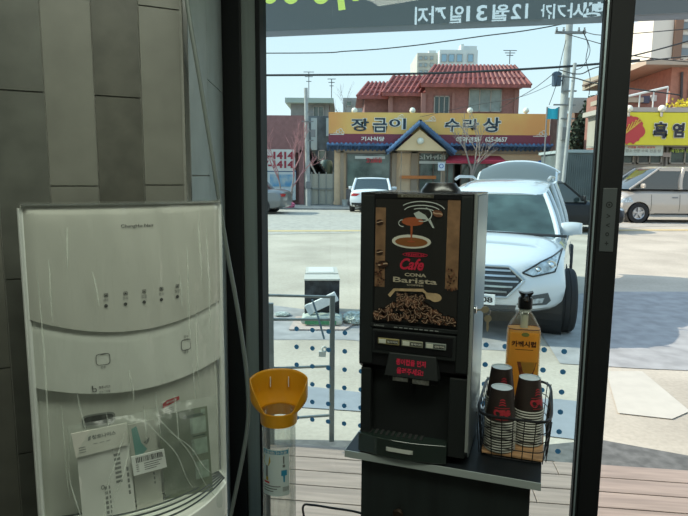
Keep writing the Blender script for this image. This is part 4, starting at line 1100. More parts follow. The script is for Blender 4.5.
sheet(fy_).build('yellow_lettering', clear('banner_yellow', (.82, .92, .22), .01, .5, milk=.2, milkcol=(.8, .9, .1)), ban)
mb = MB(); mb.box(-.6, 3.0, -.001, .003, -.008, .012); mb.build('hem', mat('pale_hem', (0.55, 0.57, 0.62), .8, transl=.5), ban)

# metal rack on the deck edge
rk0 = onz(331.5, 441, -.02)
rk = thing('metal_rack', 'grey metal rail rack standing on the deck edge behind the glass', 'rack', rk0, math.radians(6))
RM = wm(rk); RMi = RM.inverted(); RN = RM.to_3x3() @ Vector((0, 1, 0))
def rp(px, py): return RMi @ onplane(px, py, RM @ Vector((0, 0, 0)), RN)
steel = mat('galvanised_steel', (0.22, 0.25, 0.25), .45, .5, var=.1, scale=30)
zt2 = rp(332, 295).z; xl = rp(270, 300).x - .03
def rpost(x, w, zt_): 
    b = MB(); b.box(x - w, x + w, -w, w, 0, zt_); return b.build('post', steel, rk, bevel=.003)
rpost(0, .014, zt2 + .0); rpost(rp(270.5, 305).x, .016, zt2 - .04)
for (pya, pyb) in ((294, 297), (319, 319.5), (369, 366), (421, 415)):
    a = rp(262, pya); c = rp(333, pyb)
    b = MB(); b.tube([(a.x - .15, 0, a.z), (c.x + .005, 0, c.z)], .0075, 10); b.build('rail', steel, rk, smooth=True)
b = MB(); a = rp(312, 299); c = rp(324, 338); b.tube([(a.x, -.014, a.z), ((a.x + c.x) / 2, -.016, (a.z + c.z) / 2 + .01), (c.x, -.016, c.z)], .006, 6); b.build('strap', mat('blue_grey_strap', (.10, .17, .22), .6), rk, smooth=True)
# crate and rubbish in front of the street
gb = ong(319, 324)
cr = thing('crate', 'black-fronted pale box standing on the pavement behind the rack', 'box', gb, math.radians(3))
q = ong(304, 313); 
CM = wm(cr); CMi = CM.inverted(); CN = CM.to_3x3() @ Vector((0, 1, 0))
def crp(px, py, y=0): return CMi @ onplane(px, py, CM @ Vector((0, y, 0)), CN)
xa, xb2 = crp(304.5, 300).x, crp(339.5, 300).x; zt_ = crp(320, 279).z
b = MB(); b.box(xa, xb2, 0.02, .80, 0, zt_ - .02); b.build('body', mat('dusty_black_panel', (.02, .022, .025), .6, var=.8, scale=12), cr, bevel=.004)
b = MB(); b.box(xa - .004, xb2 + .004, 0.0, .33, zt_ - .02, zt_ + .0); b.box(xa + .005, xb2, .345, .84, zt_ - .02, zt_ + .01); b.build_each('lid', mat('cream_lid', (.50, .48, .42), .7, var=.05), cr, bevel=.004)
b = MB(); b.box(xa + .04, xb2 - .05, .40, .78, zt_ + .01, zt_ + .016); b.build('lid_sheet', mat('lid_sheet', (.62, .6, .55), .7), cr)
fp = crp(322, 303, -.10); fw = CM @ Vector((fp.x, -.10, fp.z - .06))
fo = thing('foam_block', 'white foam block leaning aslant on the black-fronted box', 'foam', fw, math.radians(-4))
b = MB(); TT = Matrix.Translation((0, 0, .06)) @ Matrix.Rotation(math.radians(-27), 4, 'Y'); b.box(-.185, .185, -.03, .03, -.055, .055, TT); b.build('block', mat('white_foam', (.60, .62, .60), .9, var=.04, scale=40), fo, bevel=.008)
b = MB(); b.box(-.19, -.13, -.033, .033, -.058, .058, TT); b.build('tape_band', mat('foam_tape', (.45, .5, .5), .7), fo)
sk = ong(322, 329)
cb_ = thing('cardboard', 'flattened pinkish cardboard on the ground under the sack', 'cardboard', ong(325, 332), 0)
o_ = wm(cb_).inverted()
P = [ong(x, y) for x, y in ((289, 331), (345, 331), (360, 322), (352, 314), (296, 318))]
b = MB(); n = 5; vs = [(o_ @ Vector((p.x, p.y, gz(p.y) + .010))) for p in P] + [(o_ @ Vector((p.x, p.y, gz(p.y) + .022))) for p in P]
b.add([tuple(v) for v in vs], [(4, 3, 2, 1, 0), (5, 6, 7, 8, 9)] + [(i, (i + 1) % 5, (i + 1) % 5 + 5, i + 5) for i in range(5)]); b.build('sheet', mat('pinkish_cardboard', (.50, .40, .35), .85, var=.08), cb_)
sw = abs(ong(341, 326).x - ong(300, 326).x) / 2
sk = ong(322, 325)
sa = thing('sack', 'white and green sack lying on the cardboard', 'sack', (sk.x, sk.y, sk.z + .022), 0)
def sackf(a, bb, t_):
    r_ = 1 - .10 * t_ * t_; return (sw * a * r_, .13 * bb * r_, .055 + .055 * t_ * (1 - .35 * a ** 4) + .006 * math.sin(9 * a + 4 * bb))
b = MB(); b.boxgrid(18, 8, 6, sackf); b.build('sack_body', mat('white_woven_sack', (.42, .48, .42), .7, var=.1, scale=15), sa, smooth=.9)
b = MB(); b.grid(14, 2, lambda u, v: (-sw * .8 + 1.5 * sw * u, -.137, .018 + .042 * v)); b.build('green_print', mat('leaf_green_print', (.05, .22, .10), .6, var=.3, scale=50), sa)
gp = ong(354, 324)
pb = thing('plastic_bag', 'crumpled white plastic bag lying at the right end of the sack', 'bag', gp, 0)
rs = random.Random(8)
def crum(w, d_, h_, seed, n=10):
    r_ = random.Random(seed)
    j = {}
    def fn(u, v, t_):
        k = (round(u, 3), round(v, 3), round(t_, 3))
        if k not in j: j[k] = r_.uniform(.78, 1.1)
        L_ = math.sqrt(u * u + v * v + t_ * t_) or 1; m_ = j[k] / L_
        return (w * u * m_ , d_ * v * m_, max(0, h_ * .5 + h_ * .5 * t_ * m_))
    b = MB(); b.boxgrid(n, n, n, fn); return b
crum(.13, .12, .15, 3).build('crumpled_film', mat('white_bag_film', (.5, .55, .5), .5, var=.2, scale=12), pb)
gp = ong(282, 316)
lt = thing('litter_bag', 'small white crumpled litter left of the box', 'litter', gp, 0)
crum(.10, .08, .05, 5).build('crumpled_film', mat('white_bag_film', (0, 0, 0)), lt)
gp = rp(324, 346); lp = RM @ Vector((gp.x, -.03, gp.z - .05))
tl_ = thing('tape_roll', 'small white clip hooked at the end of the blue-grey strap', 'clip', lp, 0)
b = MB(); b.tube(closed([Vector((.012 * math.cos(a), 0, .04 + .014 * math.sin(a))) for a in [2 * PI * i / 16 for i in range(16)]]), .006, 8); b.box(-.03, .008, -.008, .008, .0, .03); b.build('clip_body', mat('clip_white', (.55, .58, .55), .5), tl_, smooth=.7)
tl_.name = 'strap_clip'

# ================================================================== cars
tyre = mat('tyre_rubber', (.013, .013, .014), .8, bump=.2, scale=40)
rimm = mat('alloy_rim', (.42, .43, .44), .3, .8)
carglass = mat('car_glass', (.03, .045, .045), .05, spec=.8, coat=.5)
blackp = mat('car_black_trim', (.015, .016, .017), .5)
redl = mat('tail_lamp_red', (.35, .02, .02), .25)
lampm = mat('headlamp_clear', (.45, .50, .52), .12, .35, var=.4, scale=16)
def lerpt(T, y):
    if y <= T[0][0]: return T[0][1]
    for (a, p), (b, q) in zip(T, T[1:]):
        if y <= b: 
            t_ = (y - a) / (b - a); t_ = t_ * t_ * (3 - 2 * t_); return p + (q - p) * t_
    return T[-1][1]
def make_car(name, label, loc, rotz, paint, L=4.4, W=1.82, top=None, belt=.95, zb=.24, roofz=1.65, wb0=1.0, rf=.25, rr=-1.65, rb=-2.0, rw=.34, wheelb=1.33, wheelf=1.33, steer=0, glassm=None, nose=.32, tail=.15, tumble=.20, boolean=True, roofw=.60, pily=(-.45,), fpro=None, fdrop=0.0, bxf=.90, mirx=.09, pr=.03, wout=0.0, rth=.0, tw=1.0):
    t = thing(name, label, 'car' if 'van' not in name else 'van', loc, rotz)
    hW = W / 2
    def fn(u, v, tt):
        tz = (tt + 1) / 2; au = abs(u)
        yf = L / 2 - nose * au ** 3.2 - .10 * abs(tz - .38) ** 1.6
        if fpro: yf = fpro(au, tz)
        yr = -L / 2 + tail * au ** 3.2 + .10 * abs(tz - .45) ** 1.6
        y = yr + (yf - yr) * (v + 1) / 2
        zt_ = lerpt(top, y) - .05 * au ** 2 - .10 * au ** 9
        e = abs(v) ** 20 * .05
        zb_ = zb + .05 * au ** 8 + .10 * abs(v) ** 12
        z = zb_ + (zt_ - e - zb_) * tz
        wd_ = hW * (1 - .045 * abs(tz - .45) ** 1.3 * 2) * (1 - .02 * abs(y / (L / 2)) ** 3)
        return (u * wd_, y, z)
    b = MB(); b.boxgrid(28, 64, 18, fn)
    body = b.build('body', paint, t, smooth=.6)
    bm = bmesh.new(); bm.from_mesh(body.data); bvh = BVHTree.FromBMesh(bm); bm.free()
    wheels = [(-1, wheelf), (1, wheelf), (-1, -wheelb), (1, -wheelb)]
    if boolean:
        cb = MB()
        for sx, wy in wheels:
            cb.lathe([(rw * 1.14, 0), (rw * 1.14, .34)], 40, Matrix.Translation((sx * (hW + .03), wy, rw)) @ Matrix.Rotation(-sx * PI / 2, 4, 'Y'))
        co = cb.build('cutter', paint, t); md = body.modifiers.new('b', 'BOOLEAN'); md.object = co; md.solver = 'EXACT'
        dg = bpy.context.evaluated_depsgraph_get(); me = bpy.data.meshes.new_from_object(body.evaluated_get(dg))
        body.modifiers.clear(); body.data = me; bpy.data.objects.remove(co)
        me.set_sharp_from_angle(angle=.6)
        b = MB()
        for sx, wy in wheels:
            b.lathe([(rw * 1.145, -.002), (rw * 1.145, .33), (0, .33)], 32, Matrix.Translation((sx * (hW - .03), wy, rw)) @ Matrix.Rotation(-sx * PI / 2, 4, 'Y'), cap=False)
        b.build('wheel_wells', blackp, t)
    else:
        b = MB()
        for sx, wy in wheels: b.lathe([(0, .004), (rw * 1.14, .004), (rw * 1.16, -.10)], 32, Matrix.Translation((sx * (hW + .002), wy, rw)) @ Matrix.Rotation(sx * PI / 2, 4, 'Y'), cap=False)
        b.build('wheel_wells', blackp, t)
    for sx, wy in wheels:
        Mw = Matrix.Translation((sx * (hW - .105 + ((wout if wy > 0 else 0) if boolean else .02)), wy, rw)) @ Matrix.Rotation(steer if wy > 0 else 0, 4, 'Z') @ Matrix.Rotation(sx * PI / 2, 4, 'Y') @ Matrix.Diagonal((1, 1, tw, 1))
        b = MB(); b.lathe([(rw * .60, -.09), (rw * .93, -.105), (rw * .985, -.09), (rw, -.05), (rw * .985, -.045), (rw, -.04), (rw, -.005), (rw * .985, 0), (rw, .005), (rw, .04), (rw * .985, .045), (rw, .05), (rw * .985, .09), (rw * .93, .105), (rw * .62, .10)], 40, Mw, cap=False)
        wh = b.build('wheel', tyre, t, smooth=.5)
        b = MB(); b.lathe([(rw * .64, .085), (rw * .60, .10), (rw * .54, .085), (rw * .52, .03), (0, .03)], 36, Mw, cap=False); 
        for k in range(5):
            a = 2 * PI * k / 5
            b.box(.03, rw * .56, -.030, .030, .045, .088, Mw @ Matrix.Rotation(a, 4, 'Z'))
        b.lathe([(0, .098), (.05, .096), (.055, .05)], 16, Mw, cap=False)
        b.build('rim', rimm, wh, smooth=.4)
    # cabin
    gm = glassm or carglass
    bx = hW * bxf; tx = hW * (1 - tumble) 
    def cabf(u, v, tt):
        tz = (tt + 1) / 2; y0_ = rb + (rr - rb) * tz ** .9; y1_ = wb0 + (rf - wb0) * tz
        yy = y0_ + (y1_ - y0_) * (v + 1) / 2
        if v > .3: yy -= .12 * abs(u) ** 2.5 * (v - .3) / .7
        if v < -.5: yy += .08 * abs(u) ** 2.5
        wx_ = bx + (tx - bx) * tz ** 1.3
        return (u * wx_, yy, belt - .06 + (roofz - .045 - belt + .06) * tz + .01 * (1 - u * u) * tz - fdrop * max(0, (v + .25) / 1.25) ** 2 * tz)
    b = MB(); b.boxgrid(12, 20, 8, cabf); b.build('glazing', gm, t, smooth=.7)
    def roff(u, v, tt):
        c = cabf(u * 1.02, v * 1.01, 1); 
        ed = .035 * abs(u) ** 6 + .04 * max(0, abs(v) - .9) / .1
        return (c[0], c[1], c[2] - .01 * (1 - u * u) - .012 + (.055 + .022 * (1 - u * u) - ed if tt > 0 else -rth))
    b = MB(); b.boxgrid(16, 24, 1, roff); b.build('roof', paint, t, smooth=.9)
    b = MB()
    def pil(va, vb, r_):
        for sx in (-1, 1):
            pts = [Vector(cabf(sx * 1.0, va + (vb - va) * q / 6, -1 + 2 * q / 6)) for q in range(7)]
            b.tube(pts, r_, 8)
    pil(1, 1, .033); pil(-1, -1, .06)
    for yp in pily: pil(2 * (yp - rb) / (wb0 - rb) - 1, 2 * (yp - .06 - rr) / (rf - rr) - 1, pr)
    b.build_each('pillar', paint, t, smooth=True)
    for sx in (-1, 1):
        c = cabf(sx, .86, -.9); b = MB()
        Mx = Matrix.Translation((sx * (hW + mirx), c[1] - .02, belt + .06))
        b.boxgrid(10, 6, 6, lambda u, v, tt: (u * .12 * (1 - .12 * v * v), v * .055 * (1 - .4 * tt * tt) * (1 - .3 * u * u), .075 * tt * (1 - .25 * u * u * (1 if u * sx < 0 else .6))), Mx)
        b.box(-.09 if sx > 0 else -.02, .02 if sx > 0 else .09, -.02, .02, -.085, -.04, Mx); b.build('mirror', paint, t, smooth=.8)
    return t, bvh, cabf
def add_patch(t, bvh, name, poly, axis, m, off=.004, parent=None, cuts=10, mirror=False, label=None):
    for s_ in ((1, -1) if mirror else (1,)):
        b = MB(); pl_ = [(x * s_, z) for x, z in poly]
        if s_ < 0: pl_ = pl_[::-1]
        vs, fs = patch(bvh, pl_, axis, off, cuts); b.add(vs, fs)
        o = b.build(name, m, parent or t, smooth=.8)
    if label: o['label'] = label
    return o
# --- the white SUV with its hatch up
wp_ = mat('white_car_paint', (.62, .66, .68), .22, coat=1.0)
wgl = mat('windshield_glass', (.05, .08, .075), .12, spec=.3, var=.45, scale=2.6)
a_ = math.radians(22); hd_ = Vector((-math.sin(a_), -math.cos(a_), 0)); 
SC = Vector((2.12, 7.90, -.23))
top_s = [(-2.2, .98), (-1.6, 1.02), (.9, 1.06), (1.15, 1.05), (1.7, .98), (2.0, .90), (2.15, .80), (2.2, .74)]
def fsuv(au, tz):
    # bumper line: upright nose, chin tucked in
    return 2.2 - .42 * au ** 3.0 - .22 * max(0, tz - .52) ** 1.4 - .12 * max(0, .25 - tz)
suv, bv, cabf_s = make_car('suv_car', 'white SUV parked facing the shop with its tailgate raised', SC, math.radians(180) - a_, wp_, L=4.4, W=1.84, top=top_s, belt=1.04, zb=.26, roofz=1.66, wb0=1.12, rf=.35, rr=-1.85, rb=-2.1, rw=.352, wheelb=1.30, wheelf=1.36, steer=math.radians(9), glassm=wgl, tumble=.37, fpro=fsuv, fdrop=.14, bxf=.86, mirx=.0, wout=.045, tw=1.25, pily=(.05, -1.0))
suv.name = 'parked_suv'
# front details (x right of the driver = photo left); shapes are mirrored
add_patch(suv, bv, 'grille', [(-.36, .78), (.36, .78), (.50, .66), (.36, .50), (-.36, .50), (-.50, .66)], 'y+', mat('grille_dark', (.03, .035, .04), .4), .006)
b = MB()
for k in range(5):
    z_ = .545 + .052 * k; xw = .36 + .12 * (1 - abs(z_ - .66) / .12) 
    vs, fs = patch(bv, [(-xw, z_ - .009), (xw, z_ - .009), (xw, z_ + .009), (-xw, z_ + .009)], 'y+', .018, 14); b.add(vs, fs)
b.build_each('grille_slat', mat('satin_chrome', (.42, .47, .50), .28, .8), suv)
b = MB()
gp_ = [(-.37, .79), (.37, .79), (.52, .66), (.37, .49), (-.37, .49), (-.52, .66)]
for i in range(6):
    A_, B_ = gp_[i], gp_[(i + 1) % 6]; pts = []
    for q in range(9):
        x = A_[0] + (B_[0] - A_[0]) * q / 8; z = A_[1] + (B_[1] - A_[1]) * q / 8; h_ = bv.ray_cast(Vector((x, 9, z)), Vector((0, -1, 0)))
        if h_[0] is not None: pts.append(h_[0] + Vector((0, .012, 0)))
    if len(pts) > 1: b.tube(pts, .014, 8)
b.build('grille_frame', mat('satin_chrome', (0, 0, 0)), suv, smooth=True)
hl = [(.50, .735), (.60, .70), (.80, .735), (.845, .915), (.80, .895), (.66, .835)]
hlo = add_patch(suv, bv, 'headlight', hl, 'y+', lampm, .006, mirror=True, cuts=14)
b = MB()
for s_ in (-1, 1):
    for (x, z, r_) in ((.76, .80, .055), (.64, .765, .04)):
        h_ = bv.ray_cast(Vector((x * s_, 9, z)), Vector((0, -1, 0)))
        if h_[0] is not None:
            b.lathe([(r_, 0), (r_ * .95, .02), (r_ * .6, .012), (r_ * .5, .02), (0, .03)], 20, Matrix.Translation(h_[0] + Vector((0, .004, 0))) @ Matrix.Rotation(-PI / 2, 4, 'X') , cap=False)
b.build('lamp_reflector', mat('lamp_chrome', (.6, .66, .7), .15, .9), hlo, smooth=True)
b = MB()
for s_ in (-1, 1):
    for i in range(6):
        A_, B_ = hl[i], hl[(i + 1) % 6]; pts = []
        for q in range(7):
            x = (A_[0] + (B_[0] - A_[0]) * q / 6) * s_; z = A_[1] + (B_[1] - A_[1]) * q / 6; h_ = bv.ray_cast(Vector((x, 9, z)), Vector((0, -1, 0)))
            if h_[0] is not None: pts.append(h_[0] + Vector((0, .006, 0)))
        if len(pts) > 1: b.tube(pts, .009, 6)
b.build('lamp_surround', blackp, hlo, smooth=True)
add_patch(suv, bv, 'fog_lamp_recess', [(.46, .42), (.50, .40), (.74, .40), (.78, .44), (.75, .53), (.60, .51)], 'y+', mat('smoky_trim', (.06, .07, .075), .4), .006, mirror=True)
add_patch(suv, bv, 'fog_lamp', [(.56, .425), (.70, .425), (.72, .48), (.62, .475)], 'y+', lampm, .014, mirror=True)
add_patch(suv, bv, 'lower_grille', [(-.44, .33), (.44, .33), (.46, .405), (-.46, .405)], 'y+', mat('smoky_trim', (0, 0, 0)), .007)
add_patch(suv, bv, 'lower_skirt', [(-.86, .27), (.86, .27), (.87, .345), (.6, .315), (-.6, .315), (-.87, .345)], 'y+', mat('skirt_grey', (.10, .11, .115), .6), .010, cuts=16)
h_ = bv.ray_cast(Vector((0, 9, .46)), Vector((0, -1, 0)))[0]
b = MB(); b.box(-.26, .26, h_.y + .004, h_.y + .018, .405, .515); npl = b.build('number_plate', mat('plate_white', (.66, .70, .70), .4), suv, bevel=.004)
b = MB(); put_text(b, '52가 3108', .235, .425, -.235, .495, 0, .03, fn=lambda x, z: (x, h_.y + .0195, z)); b.build('plate_number', ink, npl)
# (only the last digits can be read in the photo)
b = MB()
for (x0_, x1_, y_) in ((-.88, .88, 1.125),):
    b.tube([(x0_ * q, y_ + .02 * (1 - q * q) , 1.045 - .01 * q * q) for q in [i / 8 for i in range(-8, 9)]], .018, 6)
b.build('wiper_cowl', blackp, suv, smooth=True)
# seats and hanging charm seen through the windshield
# raised tailgate
def hatchf(u, v):
    y = -1.78 - .62 * v; z = 1.64 + .30 * v + .10 * math.sin(PI * v) - .17 * abs(u) ** 2.4 * (.4 + .6 * v)
    return (u * (.64 - .02 * v), y - .03 * (1 - u * u), z)
hb = MB(); hb.grid(20, 12, lambda u, v: hatchf(2 * u - 1, v)); ht = hb.build('tailgate', wp_, suv, smooth=3.0)
sm = ht.modifiers.new('s', 'SOLIDIFY'); sm.thickness = .03; sm.offset = 0
hb = MB(); hb.grid(20, 8, lambda u, v: tuple(Vector(hatchf((2 * u - 1) * .93, .06 + .86 * v)) - Vector((0, .0, .065)))); hb.build('tailgate_lining', mat('grey_lining', (.15, .16, .16), .6), ht, smooth=3.0)
hb = MB(); hb.grid(20, 8, lambda u, v: tuple(Vector(hatchf((2 * u - 1) * .95, .0 + .84 * v)) + Vector((0, .010, .024)))); hb.build('rear_window', mat('hatch_glass', (.11, .13, .13), .35), ht, smooth=3.0)
hb = MB(); hb.tube([tuple(Vector(hatchf(q, 1.0)) + Vector((0, .02, .01))) for q in [-1.04 + .08 * i for i in range(27)]], .038, 8); hb.build('tailgate_edge', wp_, ht, smooth=True)
for sx in (-1, 1):
    b = MB(); b.tube([(sx * .60, .10, 1.665), (sx * .61, -.2, 1.70), (sx * .61, -1.3, 1.70), (sx * .60, -1.5, 1.665)], .02, 8); b.build('roof_rail', mat('rail_silver', (.6, .63, .65), .3, .5), suv, smooth=True)
    b = MB(); b.tube([(sx * .60, -1.9, 1.35), (sx * .58, -2.2, 1.78)], .012, 6); b.build('gas_strut', blackp, suv)
# --- other cars
sedtop = [(-2.3, .92), (-1.9, 1.0), (-1.2, .96), (.9, .94), (1.5, .88), (2.1, .76), (2.3, .68)]
def small_car(nm, lab_, px, py, rot, paint, **k):
    p = ong(px, py); p.y += k.pop('dy', 0); p.z = gz(p.y)
    return make_car(nm, lab_, p, rot, paint, L=4.6, W=1.82, top=sedtop, belt=.93, zb=.2, roofz=1.46, wb0=1.0, rf=.35, rr=-1.05, rb=-1.6, rw=.32, wheelb=1.35, wheelf=1.4, tumble=.24, boolean=False, **k)
sed, bs, _ = small_car('sedan_car', 'white sedan parked tail-on before the restaurant window', 374, 212.5, math.radians(-4), mat('white_car_paint2', (.72, .75, .76), .3, coat=.6), dy=1.9)
sed.name = 'parked_sedan'
add_patch(sed, bs, 'tail_lamp', [(.45, .80), (.82, .82), (.84, .70), (.60, .70)], 'y-', redl, .01, mirror=True)
add_patch(sed, bs, 'rear_bumper', [(-.8, .24), (.8, .24), (.82, .42), (-.82, .42)], 'y-', blackp, .01)
add_patch(sed, bs, 'number_plate', [(-.25, .55), (.25, .55), (.25, .66), (-.25, .66)], 'y-', mat('plate_white', (0, 0, 0)), .012)
gry, bg_, _ = small_car('grey_car', 'grey car standing partly behind the window jamb at the left', 235, 212.5, math.radians(82), mat('grey_car_paint', (.16, .17, .17), .3, .4, coat=.6))
gry.name = 'parked_sedan'
add_patch(gry, bg_, 'tail_lamp', [(.45, .80), (.82, .82), (.84, .70), (.60, .70)], 'y-', redl, .01, mirror=True)
dk, bdk, _ = small_car('dark_car', 'dark sedan parked sideways beyond the white SUV', 543, 230, math.radians(-84), mat('dark_car_paint', (.012, .014, .017), .35, spec=.3))
dk.name = 'parked_sedan'
add_patch(dk, bdk, 'headlight', [(.50, .62), (.82, .64), (.86, .76), (.60, .72)], 'y+', lampm, .01, mirror=True)
add_patch(dk, bdk, 'number_plate', [(-.25, .42), (.25, .42), (.25, .53), (-.25, .53)], 'y+', mat('plate_white', (0, 0, 0)), .012)
# silver van
vtop = [(-2.55, 1.12), (-2.0, 1.17), (1.6, 1.17), (2.1, 1.10), (2.35, .94), (2.5, .76), (2.55, .66)]
vp = ong(643, 221.5); vx = vp.x
vc = Vector((at(637, 214, 20.0).x + 1.70, 20.9, gz(20.9)))
silver = mat('silver_van_paint', (.46, .42, .37), .35, .35, coat=.6)
van, bvv, _ = make_car('silver_van', 'silver passenger van parked under the yellow shop sign', vc, math.radians(91), silver, L=5.1, W=1.9, top=vtop, belt=1.22, zb=.28, roofz=1.93, wb0=2.15, rf=1.15, rr=-2.25, rb=-2.45, rw=.345, wheelb=1.5, wheelf=1.70, tumble=.14, boolean=True, pily=(.28, -.95), nose=.28, pr=.075, rth=.09)
van.name = 'parked_van'
add_patch(van, bvv, 'headlight', [(1.9, .72), (2.35, .70), (2.25, .84), (2.0, .90)], 'x+', lampm, .01)
add_patch(van, bvv, 'headlight', [(1.9, .72), (2.35, .70), (2.25, .84), (2.0, .90)], 'x-', lampm, .01)
for ax in ('x+', 'x-'):
    add_patch(van, bvv, 'door_seam', [(.30, .40), (.315, .40), (.315, 1.04), (.30, 1.04)], ax, blackp, .004)
    add_patch(van, bvv, 'door_seam', [(1.28, .42), (1.295, .42), (1.295, .98), (1.28, .98)], ax, blackp, .004)
    add_patch(van, bvv, 'door_handle', [(.38, .86), (.58, .86), (.58, .91), (.38, .91)], ax, mat('handle_grey', (.2, .2, .2), .4), .02)
    add_patch(van, bvv, 'sill', [(-1.0, .29), (1.15, .29), (1.15, .34), (-1.0, .34)], ax, blackp, .008)

# ================================================================== restaurant across the street
def R4(px0, py0, px1, py1, Y):
    a = at(px0, py1, Y); b = at(px1, py0, Y); return a.x, a.z, b.x, b.z
def wbox(mb, px0, py0, px1, py1, Y, Y1, zmin=None):
    x0, z0, x1, z1 = R4(px0, py0, px1, py1, Y)
    if zmin is not None: z0 = zmin
    mb.box(x0, x1, Y, Y1, z0, z1); return mb
YR = 30.0; G = -.04
def bthing(name, label, cat, px, Y, group=None):
    p = at(px, 200, Y); return thing(name, label, cat, (p.x, Y, G), 0, group)
rest = bthing('restaurant_building', 'low beige restaurant with blue tiled eaves across the street', 'building', 440, YR)
beige = mat('beige_render', (.70, .50, .32), .85, var=.06, scale=3)
brown = mat('brown_pilaster', (.34, .26, .19), .8)
mb = MB(); wbox(mb, 334, 128, 549, 206, YR, YR + 4.5, G); mb.build('wall', beige, rest, world=True)
mb = MB(); wbox(mb, 335, 170, 348, 208, YR - .06, YR, G)
for px in (345, 411.5, 450): pass
mb = MB()
for (a, b_) in ((340, 344), (391, 397), (410, 418), (440, 446)): wbox(mb, a, 151, b_, 206, YR - .12, YR, G)
wbox(mb, 336, 149, 549, 152.5, YR - .12, YR); mb.build_each('pilaster', brown, rest, world=True)
mirrorg = mat('shop_window_glass', (.10, .13, .11), .12, var=.5, scale=1.2, coat=.4)
def window(parent, px0, py0, px1, py1, Y, frame, name='window', gl=None, nm=2):
    mb = MB(); x0, z0, x1, z1 = R4(px0, py0, px1, py1, Y); w = .06
    for (a, b_, c, d_) in ((x0, x1, z0, z0 + w), (x0, x1, z1 - w, z1), (x0, x0 + w, z0, z1), (x1 - w, x1, z0, z1)): mb.box(a, b_, Y - .08, Y, c, d_)
    for k in range(1, nm): xx = x0 + (x1 - x0) * k / nm; mb.box(xx - w / 2, xx + w / 2, Y - .08, Y, z0, z1)
    fr = mb.build(name, frame, parent, world=True)
    mb = MB(); mb.box(x0, x1, Y - .03, Y - .01, z0, z1); mb.build('pane', gl or mirrorg, fr, world=True); return fr
window(rest, 346, 153, 391, 188, YR - .02, mat('timber_brown', (.12, .09, .07), .6), nm=1)
mb = MB(); wbox(mb, 346, 189, 391, 206, YR - .05, YR, G); mb.build('stone_base', mat('grey_stone_base', (.17, .15, .145), .8, var=.15, scale=4), rest, world=True)
mb = MB(); x0, z0, x1, z1 = R4(369, 161, 378, 157, YR); a, zz_, c, z2_ = R4(355, 159, 385, 156, YR - .14); mb.box(a, c, YR - .16, YR - .13, zz_, z2_); mb.build('window_band', mat('band_white', (.6, .6, .55), .6), rest, world=True)
mb = MB(); a, zz_, c, z2_ = R4(366, 163, 382, 157.5, YR - .18); put_text(mb, '고기반찬', a, zz_, c, z2_, YR - .18, .03); mb.build('window_lettering', red_ink, rest, world=True)
# glass door under the gable
window(rest, 418, 152, 462, 206, YR - .02, mat('timber_brown', (0, 0, 0)), name='door', gl=mat('door_glass', (.09, .12, .10), .15, var=.6, scale=1.5), nm=3)
mb = MB(); a, zz_, c, z2_ = R4(419, 164, 461, 161, YR - .16); mb.box(a, c, YR - .17, YR - .12, zz_, z2_); mb.build('door_lintel', mat('band_white', (0, 0, 0)), rest, world=True)
mb = MB(); a, zz_, c, z2_ = R4(401, 160.0, 433, 154, YR - .2);
a, zz_, c, z2_ = R4(419, 159.5, 446, 154.5, YR - .2); put_text(mb, '기사식당', a, zz_, c, z2_, YR - .2, .03); mb.build('door_lettering', mat('pale_lettering', (.6, .62, .55), .6), rest, world=True)
mb = MB(); a, zz_, c, z2_ = R4(400, 179, 434, 175.5, YR - .2); a, zz_, c, z2_ = R4(400, 179, 436, 175.5, YR - .2); mb.box(a, c, YR - .22, YR - .18, zz_, z2_); mb.build('orange_band', mat('orange_band', (.62, .20, .05), .6), rest, world=True)
# blue tile eaves
bluet = mat('blue_roof_tile', (.06, .13, .25), .45, var=.3, scale=3)
def tiled_roof(mb, x0, x1, y0, y1, z0, z1, pitch=.22, r=.07):
    n = max(2, int((x1 - x0) / pitch)); mb.quad((x0, y0, z0), (x1, y0, z0), (x1, y1, z1), (x0, y1, z1)); mb.box(x0, x1, y0 - .02, y0 + .02, z0 - .10, z0)
    for k in range(n + 1): x = x0 + (x1 - x0) * k / n; mb.tube([(x, y0 - .03, z0), (x, y1, z1)], r, 6)
mb = MB()
x0, z0, x1, z1 = R4(328, 150, 400, 143.5, YR - .6); tiled_roof(mb, x0, x1, YR - .7, YR - .05, z0, z1)
x0, z0, x1, z1 = R4(447, 150.5, 551, 144, YR - .6); tiled_roof(mb, x0, x1, YR - .7, YR - .05, z0, z1); mb.build('tiled_eaves', bluet, rest, world=True)
# gable porch
YG = YR - 1.1
ap = at(420, 122, YG); lf = at(391, 150, YG); rg = at(451.5, 151, YG)
mb = MB(); mb.add([(lf.x + .25, YG, lf.z), (rg.x - .25, YG, rg.z), (ap.x, YG, ap.z - .35), (lf.x + .25, YR, lf.z), (rg.x - .25, YR, rg.z), (ap.x, YR, ap.z - .35)], [(0, 1, 2), (0, 3, 4, 1), (1, 4, 5, 2), (0, 2, 5, 3)]); mb.build('gable', mat('gable_cream', (.78, .58, .34), .8), rest, world=True)
mb = MB()
for (e, s_) in ((lf, -1), (rg, 1)):
    E_ = Vector((e.x - s_ * -.15, YG, e.z - .05)); T_ = Vector((ap.x, YG, ap.z)); n = 11
    mb.add([(E_.x, YG - .2, E_.z), (T_.x, YG - .2, T_.z), (T_.x, YR + .1, T_.z), (E_.x, YR + .1, E_.z), (E_.x, YG - .2, E_.z - .16), (T_.x, YG - .2, T_.z - .16), (T_.x, YR + .1, T_.z - .16), (E_.x, YR + .1, E_.z - .16)], [(0, 1, 2, 3), (7, 6, 5, 4), (0, 4, 5, 1), (0, 3, 7, 4)])
    for k in range(n + 1):
        q = E_.lerp(T_, k / n); mb.tube([(q.x, YG - .24, q.z + .03), (q.x, YR, q.z + .03)], .08, 6)
    mb.tube([(E_.x, YG - .26, E_.z - .02), (T_.x, YG - .26, T_.z - .02)], .085, 8)
